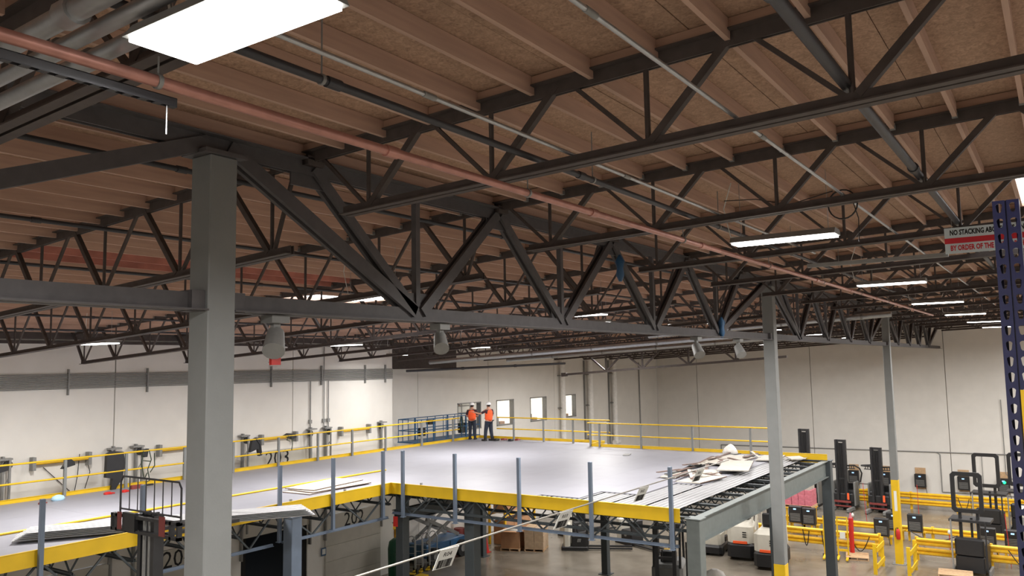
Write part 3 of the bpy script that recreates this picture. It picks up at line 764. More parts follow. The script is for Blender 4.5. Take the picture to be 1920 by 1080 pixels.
m1 = mjoist(5.0, YA+.1, YF-.1, 'bar joist under the left arm of the mezzanine, first counting from the left', .55); m1['group'] = 'joists under the left arm'
for i in range(1, 20): dup(m1, (5.0+1.4*i, YA+.1, DZ-.07), 0, 'bar joist under the left arm of the mezzanine, %s counting from the left' % ordw(i))
e = mjoist(XN+.09, 8.0, YA, 'blue grey edge truss under the near yellow edge with the guard posts', .72, BLUEGREY, 'edge'); del e['group']
# the same for the left arm (runs along x)
for x0_, L_, lab in ((4.0, 10.2, 'blue grey edge truss under the left arm, left of the corner column'), (14.55, 4.0, 'blue grey edge truss under the left arm next to the inner corner')):
    e = mjoist(x0_, YA+.09, YA+.09+L_, lab, .85, BLUEGREY, 'edge', axis='x'); del e['group']
# columns and beam
MC = 0
def mcol(x, y, label, top=-.95, m=DARKCOL, s=.15, band=False):
    t = thing('mezzanine_column', label, 'column', (x, y, 0))
    MB().bbox(-s, s, -s, s, .03, DZ+top, .012).build('shaft', m, t)
    MB().box(-.26, .26, -.26, .26, 0, .03).build('base_plate', m, t); MB().box(-.2, .2, -.2, .2, DZ+top, DZ+top+.025).build('cap_plate', m, t)
    return t
mcol(18.8, 7.6, 'grey mezzanine column at the near right corner of the deck', -.12, BEAMGREY, .17)
mcol(25.2, 7.6, 'grey mezzanine column half hidden behind the middle roof column', -.55, DARKCOL, .16)
mcol(31.75, 7.6, 'dark grey mezzanine column at the far right corner', -.12, DARKCOL, .17)
mcol(18.95, 14.45, 'dark mezzanine column under the near edge, between the second and third bare guard posts', -.12, DARKCOL, .17)
mcol(32.9, 17.6, 'dark mezzanine column with base plate seen far under the deck', -.12, DARKCOL, .15)
mcol(18.9, 17.1, 'mezzanine column at the inner corner of the deck', -.12, DARKCOL, .15)
mcol(14.45, 16.9, 'blue grey mezzanine column at the left with the corrugated bundle above', -.2, BLUEGREY, .17)
mcol(32.8, 24.4, 'mezzanine column at the far left corner beside the scissor lift', -.12, DARKCOL, .15)
bmz = thing('steel_beam', 'deep grey steel beam on the open right side of the mezzanine', 'beam', (0, 7.6, DZ-.11))
q = MB(); q.box(18.64, 31.9, -.11, .11, -.02, 0); q.box(18.64, 31.9, -.11, .11, -.58, -.56); q.box(18.64, 31.9, -.008, .008, -.56, -.02); q.build('beam', BEAMGREY, bmz)
for x in (18.72, 24.98, 25.4, 31.6): MB().box(x, x+.02, -.1, .1, -.56, -.02).build('stiffener', BEAMGREY, bmz)
q = MB()
for x in (24.85, 25.52):
    for k in range(5): q.cyl((x, -.03, -.12-.09*k), (x, -.008, -.12-.09*k), .018, 6)
stuff(q.build('bolts', GALVD, bmz))
bm2 = thing('steel_beam', 'grey steel beam under the middle of the mezzanine, mostly hidden', 'beam', (0, 17.25, DZ-.72))
q = MB(); q.box(18.7, 33, -.1, .1, -.02, 0); q.box(18.7, 33, -.1, .1, -.4, -.38); q.box(18.7, 33, -.008, .008, -.38, -.02); q.build('beam', DARKCOL, bm2)

# guard posts without rails on the near edges
def gpost(x, y, label, z0=-.85, z1=1.12):
    t = thing('guard_post', label, 'post', (x, y, DZ+z0), 0, 'bare guard posts on the near edges')
    MB().bbox(-.045, .045, -.045, .045, 0, z1-z0, .006).build('shaft', BLUEGREY, t)
    MB().box(-.07, .07, -.07, .07, 0, .015).build('clip', BLUEGREY, t)
for i, (x, y) in enumerate(((8.3, YA-.1), (10.45, YA-.1), (12.4, YA-.1), (14.27, YA-.1), (16.14, YA-.1), (18.15, YA-.1))):
    gpost(x, y, 'bare guard post on the edge of the left arm, %s counting from the left' % ordw(i))
for i, y in enumerate((16.72, 14.72, 12.5, 10.28, 8.08)):
    gpost(XN-.1, y, 'bare guard post on the near edge, %s counting right from the inner corner' % ordw(i))
def railing(p, q_, posts, label, h=1.09, mid=.55, post_m=COLGREY, over=0):
    t = thing('guardrail', label, 'railing', (p[0], p[1], DZ)); d = Vector((q_[0]-p[0], q_[1]-p[1], 0)); L = d.length; u = d/L
    for s in posts: c = u*s; MB().bbox(c.x-.04, c.x+.04, c.y-.04, c.y+.04, -.2, h-.02, .006).build('post', post_m, t)
    for nm, z in (('top_rail', h), ('mid_rail', mid)):
        MB().cyl(Vector((0, 0, z)), d+Vector((0, 0, z)), .028, 8).build(nm, YEL, t)
    return t
railing((4, YF-.08), (31.4, YF-.08), [x-4 for x in (6.2, 8.3, 10.4, 12.51, 14.4, 16.45, 18.38, 20.39, 22.33, 24.2, 26.2, 28.6, 30.9)], 'yellow pipe railing along the dock wall side of the deck')
railing((XF1-.6, 23.2), (XF1-.6, 17.0), [1.0, 2.7, 4.3, 6.1], 'yellow pipe railing in front of the windows', 1.09)
railing((XF2+.0, 17.7), (XF2+.0, 9.7), [.15, .6, 2.6, 4.9, 7.3], 'yellow pipe railing along the far edge to the right', 1.02, .5)
lr = thing('loose_rail', 'long yellow rail lying on the left arm of the deck', 'rail', (5.0, 20.15, DZ+.03)); MB().cyl((0, 0, 0), (8.5, -.06, 0), .028, 8).build('rail', YEL, lr)
MB().cyl((8.5, -.06, 0), (16.3, -.1, 0), .028, 8).build('rail', YEL, lr)
# stack of boards on the deck
for k, (x, y, rz, lab) in enumerate(((16.2, 18.75, .05, 'lowest board of the stack lying on the left arm'), (16.4, 18.8, -.04, 'middle board of the stack lying on the left arm'), (16.5, 18.95, .12, 'top board of the stack lying on the left arm'))):
    t = thing('board', lab, 'board', (x, y, DZ+.03*k+.004), rz, 'board stack on the left arm')
    MB().box(0, 2.3, -.5, .62, 0, .024).build('board_face', PALEBOARD, t); 
    q = MB(); q.box(-.003, 2.303, -.503, -.5, 0, .02); q.box(-.003, 0, -.5, .62, 0, .02); q.build('board_edge', EDGE, t)
# corrugated bundle reaching over the edge
bd = thing('corrugated_bundle', 'bundle of corrugated steel sheets laid across the left arm and reaching over its edge', 'metal sheets', (8.7, 19.2, DZ+.03), math.atan2(16.2-19.4, 13.8-8.7))
for k in range(5):
    o = corr(.06*k, 6.4-.05*k, -.45+.01*k, .45+.01*k, .05+.034*k, .15, .03).build('corrugated_sheet', CORRL, bd)
# small things on the deck
for i, (x, y, lab) in enumerate(((13.4, 23.9, 'left red glove on the deck at the dock side'), (13.9, 23.85, 'right red glove on the deck at the dock side'), (11.5, 23.9, 'dull red rag beside blue and white bag on the deck'))):
    t = thing('work_glove', lab, 'glove', (x, y, DZ+.001), .5*i)
    MB().bbox(-.11, .09, -.07, .07, 0, .07, .03).build('palm', REDM if i < 2 else REDDK, t)
    q = MB()
    for k in range(4): q.bar((.08, -.05+.034*k, .03), (.2-.01*abs(k-1.5), -.055+.036*k, .02), .028, .028)
    q.bar((0, -.07, .03), (.06, -.13, .02), .03, .03); q.build('fingers', REDM if i < 2 else REDDK, t)
t = thing('plastic_bag', 'crumpled blue and white bag on the deck at the left', 'bag', (12.05, 24.1, DZ+.001)); MB().lathe((0, 0, 0), [(.13, 0), (.17, .05), (.13, .12), (.04, .16)], 11, sx=1.2, sy=.7).build('bag_body', mat('pale_blue_bag', srgb(170, 206, 226), .5, bump=.5), t)
t = thing('power_tool', 'red and black power tool on the deck right of the gloves', 'tool', (14.6, 24.2, DZ+.001)); MB().bbox(-.3, .1, -.06, .06, .0, .12, .02).build('tool_body', REDDK, t); MB().cyl((.1, 0, .07), (.5, .1, .05), .03, 8).build('nozzle', BLACK, t)
def bits(x, y, lab, s=1):
    t = thing('tool_pile', lab, 'tools', (x, y, DZ+.001))
    MB().bbox(-.25*s, .05, -.1, .1, 0, .1, .03).build('tool_bag', BLACK, t); MB().bbox(.1, .4*s, -.3, -.1, 0, .09, .02).build('red_case', REDDK, t)
    q = MB(); q.cyl((-.3, -.25, .02), (.2, -.35, .02), .012, 6); q.cyl((0, -.5, .02), (.4, -.42, .02), .015, 6); q.build('hand_tool', GALVD, t)
bits(32.2, 22.95, 'pile of small tools by the feet of the right worker'); bits(32.3, 22.2, 'second pile of small tools right of the workers', .8)
t = thing('board_offcut', 'small dark offcut lying alone on the deck', 'board', (29.3, 14.6, DZ+.001), .3); MB().box(-.3, .3, -.12, .12, 0, .03).build('offcut', GALVD, t)
# debris boards at the open end
random.seed(11)
deb = [(27.0, 9.4, .25, 2.6, 1.0, .12, 'large pale board on top of the debris heap nearest the beam'), (28.6, 10.2, -.1, 2.3, 1.0, .10, 'large pale board on the debris heap behind the front one'), (25.4, 9.9, .5, 1.4, .9, .03, 'pale board at the left end of the debris heap'),
       (30.2, 9.2, .1, 1.5, .8, .05, 'pale board at the far right of the debris heap'), (24.6, 10.6, .1, 1.3, .5, .02, 'small pale board left of the debris heap'), (24.1, 9.5, -.2, 1.5, .9, .02, 'pale board lying flat left of the debris heap near the bare post'), (30.6, 8.4, .5, .9, .5, .05, 'small pale board near the far railing end')]
for x, y, rz, l, w_, z, lab in deb:
    t = thing('scrap_board', lab, 'board', (x, y, DZ+z), rz); t.rotation_euler = (random.uniform(-.05, .05), random.uniform(-.04, .02), rz)
    MB().box(-l/2, l/2, -w_/2, w_/2, 0, .03).build('board_face', PALEBOARD, t); MB().box(-l/2-.002, l/2+.002, -w_/2-.003, -w_/2, 0, .028).build('board_edge', EDGE, t)
for k in range(44):
    x = random.uniform(23.6, 30.6); y = 10.15+(x-27)*.07+random.uniform(-.55, .65); a = random.gauss(.1, .35); l = random.uniform(.5, 1.7)
    if k > 28: x = random.uniform(24.4, 29.5); y = 10.75+random.uniform(-.25, .15); a = random.gauss(.03, .06); l = random.uniform(1.4, 2.6)
    t = thing('scrap_strip', 'narrow board offcut among many in the debris heap on the deck', 'strip', (x, y, DZ+random.uniform(.02, .17)), a, 'offcut strips of the debris heap')
    t.rotation_euler = (0, random.uniform(-.08, .08), a)
    MB().box(-l/2, l/2, -.05, .05, 0, .025).build('strip', random.choice([EDGE, PALEBOARD, DARKCOL, EDGE]), t)
t = thing('plastic_bag', 'clear crumpled rubbish bag at the top of the debris heap', 'bag', (30.5, 10.8, DZ+.03))
q = MB(); prof = [(.1, 0), (.22, .04), (.27, .15), (.24, .28), (.16, .38), (.05, .44)]; q.lathe((0, 0, 0), prof, 13)
q.v = [(a*(1+.18*math.sin(9*c+5*a)), b*(1+.18*math.cos(7*a+8*c)), c) for a, b, c in q.v]; q.build('bag_body', PLASTICBAG, t)
for k, (x, y) in enumerate(((18.9, 16.4), (16.9, 17.6), (14.9, 17.6))):
    t = thing('bracket', 'small loose bracket lying at the deck edge, %s from the inner corner' % ordw(k), 'bracket', (x, y, DZ+.001)); MB().box(-.1, .1, -.03, .03, 0, .04).build('plate', GALVD, t); MB().box(.05, .1, -.03, .03, .04, .12).build('upstand', GALVD, t)
# clothes and harnesses hung on the railing and tracks
def cloth(x, y, z, pts, m, name, label, cat, d=.1, straps=None):
    t = thing(name, label, cat, (x, y, z)); MB().prism(pts, -d, d*.4, 'xz').build('body', m, t)
    if straps:
        q = MB()
        for s in straps: q.tube([(a, -d-.01, b) for a, b in s], .016, 5)
        q.build('straps', straps_m, t)
    return t
straps_m = BLACK
rz_ = DZ+1.09
cloth(14.05, YF+.0, rz_, [(-.28, .02), (-.1, .1), (.25, .04), (.3, -.3), (.24, -.75), (-.02, -1.15), (-.12, -1.1), (-.08, -.75), (-.3, -.7)], BLACK, 'jacket', 'black jacket hung on the railing left of the cage', 'jacket')
cloth(12.6, YF, rz_, [(-.18, -.28), (.03, .02), (.18, -.1), (.2, -.2)], BLACK, 'pouch', 'black pouch hung on the railing at the left', 'pouch')
cloth(19.35, YF, rz_, [(-.25, -.45), (-.16, -.02), (.05, .06), (.2, -.05), (.28, -.6), (.16, -.62), (.1, -.35)], BLACK, 'jacket', 'dark hooded jacket with white piping on the railing left of the 203', 'jacket', straps=[[(.0, .0), (.16, -.2), (.2, -.55)]])
cloth(10.75, YF, rz_, [(-.15, -.22), (0, .02), (.2, 0), (.18, -.15)], BLACK, 'pouch', 'black pouch at the very left end of the railing', 'pouch')
straps_m = mat('dark_green_webbing', srgb(50, 62, 44), .8)
cloth(15.05, YF, rz_, [(-.12, .03), (.1, .06), (.05, -.2), (-.06, -.2)], BLACK, 'safety_harness', 'black and green safety harness hung above the cage', 'harness', straps=[[(-.1, 0), (-.15, -.4), (-.05, -.9), (.05, -.7)], [(.1, 0), (.18, -.3), (.06, -.6), (.14, -.95), (.02, -1.0)], [(.28, -.1), (.3, -.5), (.15, -.7)], [(-.1, -.3), (.16, -.35)]])
cloth(20.95, YF, rz_, [(-.28, .02), (-.1, .1), (.22, .06), (.3, -.08), (.1, -.14), (0, -.1)], BLACK, 'safety_harness', 'dark safety harness bundled on the railing above the 203', 'harness', straps=[[(0, 0), (.08, -.3), (.04, -.55)], [(-.1, 0), (-.2, -.15), (-.05, -.2)]])
# hanging cables on dock wall
t = thing('hanging_cable', 'thin dark cables drooping on the dock wall left of the black jacket', 'cable', (13.2, YL-.05, rel(-2.9)))
MB().tube([(-.6, 0, 0), (.3, 0, -.9), (1.1, 0, -1.35)], .012, 5).build('cable', BLACK, t); MB().tube([(.5, 0, .3), (.45, 0, -.4), (.3, 0, -1.3)], .012, 5).build('cable', BLACK, t)
MB().tube([(.7, 0, .2), (.85, 0, -.3), (.7, 0, -.8)], .012, 5).build('cable', BLACK, t)
# ================================================================= PEOPLE
def skinned(name, chain, edges, m, parent, root=0, sub=2):
    """chain: list of (x,y,z,rx,ry)"""
    me = bpy.data.meshes.new(name); me.from_pydata([c[:3] for c in chain], edges, []); me.materials.append(m)
    o = inst(name, me, parent)
    sk = o.modifiers.new('skin', 'SKIN'); sk.use_smooth_shade = True
    for i, c in enumerate(chain):
        v = me.skin_vertices[0].data[i]; v.radius = (c[3], c[4] if len(c) > 4 else c[3]); v.use_root = (i == root)
    s = o.modifiers.new('sub', 'SUBSURF'); s.levels = sub; s.render_levels = sub
    return o
def person(x, y, z, rz, label, rh, lh, stance, head_turn, look, sc=1.0):
    """faces local -y; rh/lh = (elbow, wrist) of right (x<0) and left hand; all metres for a 1.75 m person"""
    t = thing('person', label, 'person', (x, y, z), rz); t.scale = (sc*1.1, sc*1.1, sc)
    sx, fy = stance
    V = [(0, 0, .98, .13, .10), (0, 0, 1.15, .125, .095), (0, .01, 1.34, .15, .105), (0, .01, 1.47, .08, .07), (0, 0, 1.54, .052, .055), (0, -.015, 1.62, .07, .085), (0, -.015, 1.70, .062, .075)]
    E = [(0, 1), (1, 2), (2, 3), (3, 4), (4, 5), (5, 6)]
    for s, (el, wr) in ((-1, rh), (1, lh)):
        b = len(V); V += [(s*.19, .01, 1.43, .058, .058), (*el, .045, .045), (*wr, .032, .030), (wr[0]+(wr[0]-el[0])*.22, wr[1]+(wr[1]-el[1])*.22, wr[2]+(wr[2]-el[2])*.22, .034, .022)]
        E += [(3, b), (b, b+1), (b+1, b+2), (b+2, b+3)]
    for s, o_ in ((-1, 0), (1, 1)):
        b = len(V); V += [(s*.09, 0, .90, .095, .1), (s*(.10+sx/2), -.02+fy[o_]*.5, .50, .062, .066), (s*(.10+sx), fy[o_], .09, .042, .045), (s*(.11+sx), fy[o_]-.12, .05, .04, .035)]
        E += [(0, b), (b, b+1), (b+1, b+2), (b+2, b+3)]
    skinned('body', V, E, SKIN, t, 0, 2)
    # fingers and thumbs
    for s, (el, wr) in ((-1, rh), (1, lh)):
        d = (Vector(wr)-Vector(el)).normalized(); sd = d.cross(Vector((0, 0, 1))).normalized(); up = sd.cross(d)
        p0 = Vector(wr)+d*.07
        q = MB()
        for k, l in enumerate((.068, .078, .072, .055)):
            a = p0+sd*(k-1.5)*.019; b = a+d*l*.55-up*.008; c = b+d*l*.35-up*.028
            q.cyl(a, b, .009, 6, .0085); q.cyl(b, c, .0085, 6, .007)
        a = p0-sd*.032*s-d*.045; b = a-sd*.03*s+d*.03; q.cyl(a, b, .011, 6, .010); q.cyl(b, b+d*.028-up*.01, .010, 6, .008)
        q.build('fingers', SKIN, t)
    # clothes
    V = [(0, 0, 1.04, .165, .135)]; E = []
    for s, o_ in ((-1, 0), (1, 1)):
        b = len(V); V += [(s*.09, 0, .86, .108, .115), (s*(.10+sx/2), -.02+fy[o_]*.5, .50, .082, .086), (s*(.10+sx), fy[o_], .09, .068, .07)]
        E += [(0, b), (b, b+1), (b+1, b+2)]
    skinned('trousers', V, E, NAVY, t, 0, 2)
    V = [(0, 0, .90, .168, .135), (0, .0, 1.18, .15, .115), (0, .01, 1.34, .172, .128), (0, .01, 1.45, .10, .085)]; E = [(0, 1), (1, 2), (2, 3)]
    for s, (el, wr) in ((-1, rh), (1, lh)):
        b = len(V); e2 = Vector((s*.19, .01, 1.42)).lerp(Vector(el), .85); V += [(s*.185, .01, 1.41, .074, .074), (*e2, .062, .06)]; E += [(2, b), (b, b+1)]
    skinned('shirt', V, E, SHIRT, t, 0, 2)
    V = [(0, 0, .88, .205, .165), (0, 0, 1.15, .19, .15), (0, .01, 1.36, .215, .16), (0, .01, 1.47, .14, .11)]
    skinned('safety_vest', V, [(0, 1), (1, 2), (2, 3)], ORANGE, t, 0, 2)
    for s, o_ in ((-1, 0), (1, 1)):
        bx = s*(.105+sx); q = MB(); q.bbox(bx-.055, bx+.055, fy[o_]-.2, fy[o_]+.085, 0, .075, .02); q.bbox(bx-.05, bx+.05, fy[o_]-.05, fy[o_]+.075, .07, .2, .02); q.build('boot', BOOT, t)
    # head details, turned together
    hd = thing_part('head_details', t, (0, -.015, 1.64), head_turn, look)
    q = MB(); q.lathe((0, -.004, .045), [(.118, 0), (.117, .03), (.105, .075), (.075, .115), (.03, .135), (.004, .138)], 18, sx=.95, sy=1.12)
    q.bar((0, .12, .155-.1), (0, -.12, .155-.1), .02, .012); q.lathe((0, -.03, .038), [(.128, 0), (.136, .006), (.128, .012)], 18, sx=.95, sy=1.15); hh = q.build('hard_hat', HARDHAT, hd)
    q = MB(); q.bar((0, -.082, .01), (0, -.112, -.022), .022, .022); q.build('nose', SKIN, hd)
    q = MB()
    for s in (-1, 1): q.lathe((s*.03, -.082, -.002), [(.002, -.008), (.011, 0), (.002, .008)], 8)
    q.build('eyes', INK, hd)
    MB().box(-.024, .024, -.090, -.082, -.062, -.054).build('mouth', mat('lips_%d' % len(bpy.data.materials), srgb(150, 84, 76)), hd)
    q = MB()
    for s in (-1, 1): q.lathe((s*.076, .0, -.03), [(.006, 0), (.016, .02), (.018, .04), (.006, .055)], 8, sx=.5)
    q.build('ears', SKIN, hd)
    q = MB(); q.lathe((0, .018, -.05), [(.06, 0), (.078, .03), (.083, .07), (.08, .1)], 14, sx=.92, sy=1.0); q.build('hair', mat('dark_hair_%d' % len(bpy.data.materials), srgb(44, 30, 24), .8), hd)
    return t
def thing_part(name, parent, loc, rz, tilt):
    o = bpy.data.objects.new(name, None); C.objects.link(o); o.parent = parent; o.location = loc; o.rotation_euler = (tilt, 0, rz); o.empty_display_size = .05
    return o
va = math.atan2(25.1, 32.3)          # the sight line from the eye to the workers
back = va-math.pi/2                    # facing straight away from the camera
person(32.15, 24.45, DZ, back+math.pi-.25, 'left worker in orange vest and white hard hat, hands in front, back turned',
       ((-.25, -.05, 1.14), (-.06, -.28, 1.10)), ((.27, -.03, 1.15), (.12, -.27, 1.07)), (.02, (.0, -.05)), .15, .12, 1.0)
person(31.9, 23.25, DZ, back+math.pi+.7, 'right worker in orange vest and white hard hat, one arm pointing left',
       ((-.26, -.04, 1.15), (-.14, -.26, 1.08)), ((.34, -.16, 1.26), (.56, -.34, 1.36)), (.03, (.06, -.1)), .0, .05, 1.03)
# ================================================================= SCISSOR LIFT IN THE RECESS
sl = thing('scissor_lift', 'blue scissor lift standing in the wall recess, its railed platform raised to deck height', 'lift', (31.3, 26.1, 0))
MB().bbox(-1.5, 1.5, -.62, .62, .35, .95, .05).build('chassis', BLUE, sl)
for x in (-1.05, 1.05):
    for y in (-.72, .72):
        w_ = MB().cyl((x, y-.13, .4), (x, y+.13, .4), .4, 18).build('wheel', RUBBER, sl); MB().cyl((x, y-.14, .4), (x, y+.14, .4), .17, 12).build('hub', TRUCKG, w_)
q = MB(); q.box(-1.3, -.3, -.66, -.62, .45, .85); q.box(.3, 1.3, -.66, -.62, .45, .85); q.build('side_tray', BLUE, sl)
PLZ = rel(-3.62)
lv = 4; dz = (PLZ-.28-1.0)/lv
for k in range(lv):
    za, zb = 1.0+k*dz, 1.0+(k+1)*dz
    for y in (-.45, .45):
        MB().bar((-1.25, y, za), (1.25, y, zb), .06, .16).build('scissor_arm', TRUCKG, sl); MB().bar((-1.25, y*.88, zb), (1.25, y*.88, za), .06, .16).build('scissor_arm', TRUCKG, sl)
    MB().cyl((0, -.5, (za+zb)/2), (0, .5, (za+zb)/2), .05, 8).build('pivot_pin', GALVD, sl)
MB().cyl((-.8, 0, 1.1), (.5, 0, 3.2), .07, 10).build('hydraulic_cylinder', GALV, sl)
pf = MB().box(-2.1, 2.9, -.62, .62, PLZ-.02, PLZ+.03).build('platform', BLUE, sl)
MB().box(-.9, 1.9, -.66, .66, PLZ-.3, PLZ-.02).build('platform_frame', TRUCKG, sl)
MB().box(-.5, .2, -.67, -.66, PLZ-.26, PLZ-.04).build('decal', PAPER, sl); MB().box(.6, 1.7, -.67, -.66, PLZ-.24, PLZ-.06).build('decal', PAPER, sl)
for y in (-.6, .6):
    q = MB()
    for z in (.55, 1.08): q.cyl((-2.05, y, PLZ+z), (2.85, y, PLZ+z), .022, 8)
    stuff(q.build('guard_tubes', BLUE, sl))
for x in (-2.05, -1.75, -1.35, -.85, .1, .7, 1.35, 1.7, 2.3, 2.85):
    for y in (-.6, .6): MB().cyl((x, y, PLZ), (x, y, PLZ+1.08), .02 if x not in (-.85, 1.7) else .045, 8).build('upright_tube', BLUE, sl)
q = MB()
for z in (.55, 1.08): q.cyl((-2.05, -.6, PLZ+z), (-2.05, .6, PLZ+z), .022, 8); q.cyl((2.85, -.6, PLZ+z), (2.85, .6, PLZ+z), .022, 8)
q.build('end_rails', BLUE, sl)['kind'] = 'stuff'
for x, z, w_, h_ in ((-1.75, .3, .35, .38), (-1.1, .8, .4, .22), (1.4, .2, .5, .5)):
    MB().bbox(x, x+w_, -.58, -.3, PLZ+z, PLZ+z+h_, .03).build('control_box', BLACK, sl)
q = MB(); q.tube([(1.25, -.63, PLZ+1.05), (1.15, -.64, PLZ+.7), (1.3, -.64, PLZ+.3)], .03, 6); q.tube([(1.35, -.63, PLZ+1.05), (1.4, -.64, PLZ+.6), (1.3, -.64, PLZ+.5)], .03, 6); q.build('hanging_harness', straps_m, sl)

# ================================================================= TRUCKS
def forks(t, x0, x1, y=.28, z=.06, m=None):
    for s in (-1, 1): MB().bar((x0, s*y, z), (x1, s*y, z), .16, .07).build('fork', m or DKMETAL, t)
def reach_truck(x, y, rz, label, mast=4.35, arms=True):
    """local -x faces the camera side; mast in front"""
    t = thing('reach_truck', label, 'truck', (x, y, 0), rz)
    MB().bbox(.1, 1.1, -.62, .62, .12, 1.25, .08).build('battery_body', DKMETAL, t)
    MB().bbox(-.12, .12, -.6, .6, .55, 1.05, .05).build('front_panel', BLACK, t)
    q = MB()
    for s in (-1, 1): q.bbox(.1, .95, s*.62-.05, s*.62+.05, .3, 1.75, .04)
    q.build('side_cowl', TRUCKG, t)
    MB().bbox(.55, 1.15, -.58, .58, 1.2, 1.6, .06).build('operator_compartment', BLACK, t)
    m = MB()
    for s in (-1, 1): m.box(-.2, .02, s*.27-.06, s*.27+.06, .25, mast); m.box(-.12, -.02, s*.17-.03, s*.17+.03, .25, mast-.1)
    m.box(-.1, -.04, -.22, .22, mast-.14, mast); m.box(-.1, -.04, -.22, .22, 1.9, 2.0)
    m.build('mast', DKMETAL, t)
    q = MB()
    for s in (-.09, 0, .09): q.cyl((-.05, s, .4), (-.05, s, mast-.2), .045, 8)
    q.build('lift_cylinder', BLACK, t)
    q = MB(); q.box(-.24, -.18, -.5, .5, .5, .62); q.box(-.24, -.18, -.5, .5, .25, .33); q.build('fork_carriage', REDDK if arms else BLACK, t)
    if arms:
        for s in (-1, 1):
            q = MB(); pts = [(.05, s*.3, 2.75), (0.0, s*.75, 2.8), (.15, s*1.0, 2.62), (.3, s*1.08, 2.3), (.35, s*.95, 1.75)]
            q.tube(pts if s < 0 else [(.05, .3, 2.75), (-.1, .9, 2.8), (.4, 1.05, 2.75), (.9, .6, 2.75)], .045, 7)
            q.tube([(.05, s*.3, 2.58), (0, s*.78, 2.6)], .03, 6)
            for k in range(3): q.cyl((.03, s*(.42+.14*k), 2.76), (.03, s*(.42+.14*k), 2.6), .025, 6)
            q.build('overhead_guard', BLACK, t)
    for s in (-1, 1): MB().bbox(-.95, .3, s*.52-.09, s*.52+.09, .05, .26, .03).build('outrigger', TRUCKG, t)
    for s in (-1, 1): MB().cyl((-.85, s*.52-.07, .1), (-.85, s*.52+.07, .1), .1, 12).build('load_wheel', RUBBER, t)
    MB().cyl((.8, -.3, .17), (.8, .3, .17), .17, 14).build('drive_wheel', RUBBER, t)
    MB().box(-.245, -.235, -.42, -.3, .7, 1.1).build('warning_label', ORANGE, t)
    return t
reach_truck(54.0, 12.0, -.1, 'black reach truck with tall mast left of two seen between column and deck corner')
reach_truck(54.0, 9.95, -.1, 'black reach truck with tall mast right of two, just left of the far column', 3.95)
reach_truck(53.4, 14.05, -.05, 'reach truck mostly hidden behind the deck corner, only its mast top showing', 5.0, False)
def frame_truck(x, y, rz, label, h=4.6):
    """stand-up truck whose overhead frame shows as a thick rounded black window"""
    t = thing('order_picker', label, 'truck', (x, y, 0), rz)
    q = MB(); W2, z0, z1, th = .62, h-1.75, h, .17
    def rr(w, a, b, c): return [(-w+c, a), (w-c, a), (w, a+c), (w, b-c), (w-c, b), (-w+c, b), (-w, b-c), (-w, a+c)]
    o_, i_ = rr(W2, z0, z1, .12), rr(W2-th, z0+th, z1-th, .06)
    n = 8; V = []
    for yy in (-.06, .06):
        V += [(yy, a, b) for a, b in o_]+[(yy, a, b) for a, b in i_]
    F = []
    for k in range(n):
        j = (k+1) % n
        F += [(k, j, n+j, n+k), (2*n+k, 3*n+k, 3*n+j, 2*n+j), (k, 2*n+k, 2*n+j, j), (n+k, n+j, 3*n+j, 3*n+k)]
    q._add(V, F); q.build('overhead_frame', BLACK, t)
    MB().box(-.25, .9, -.85, .75, z0-.38, z0-.28).build('platform_top', DKMETAL, t)
    for s in (-1, 1): MB().box(.05, .2, s*.34-.06, s*.34+.06, .2, z0+.02).build('mast_rail', DKMETAL, t)
    for s in (-1, 1): MB().box(-.35, -.29, s*.66-.03, s*.66+.03, .2, z0-.3).build('guard_post', GALVD if s > 0 else DKMETAL, t)
    MB().bbox(-.3, .0, -.56, .56, .12, .8, .05).build('lower_panel', BLACK, t); MB().bbox(-.34, -.02, -.56, .56, .84, 1.55, .07).build('upper_panel', BLACK, t)
    MB().bbox(.15, 1.2, -.6, .6, .12, 1.3, .07).build('body', DKMETAL, t)
    MB().cyl((.02, -.1, 1.55), (.02, -.1, 2.4), .05, 8).build('steering_post', BLACK, t)
    for s in (-1, 1): MB().bbox(-.1, 1.0, s*.68-.05, s*.68+.05, 0, .22, .02).build('outrigger', TRUCKG, t)
    return t
frame_truck(40.9, 3.95, -.05, 'black stand-up truck with thick rounded overhead frame in front of the yellow rail', 4.35)
frame_truck(49.2, 3.8, -.05, 'black stand-up truck with rounded overhead frame behind the front one', 4.35)
frame_truck(51.5, 2.35, -.05, 'dark stand-up truck partly hidden by the blue upright', 4.2)
pg = thing('white_cabinet', 'pale grey machine cabinet half hidden by the blue upright', 'cabinet', (43.6, 1.75, 0)); MB().bbox(-.4, .4, -.5, .5, .1, 2.6, .05).build('cabinet_body', TRUCKW, pg); MB().box(-.41, -.4, -.35, .35, 1.2, 2.2).build('cabinet_panel', GALVD, pg)

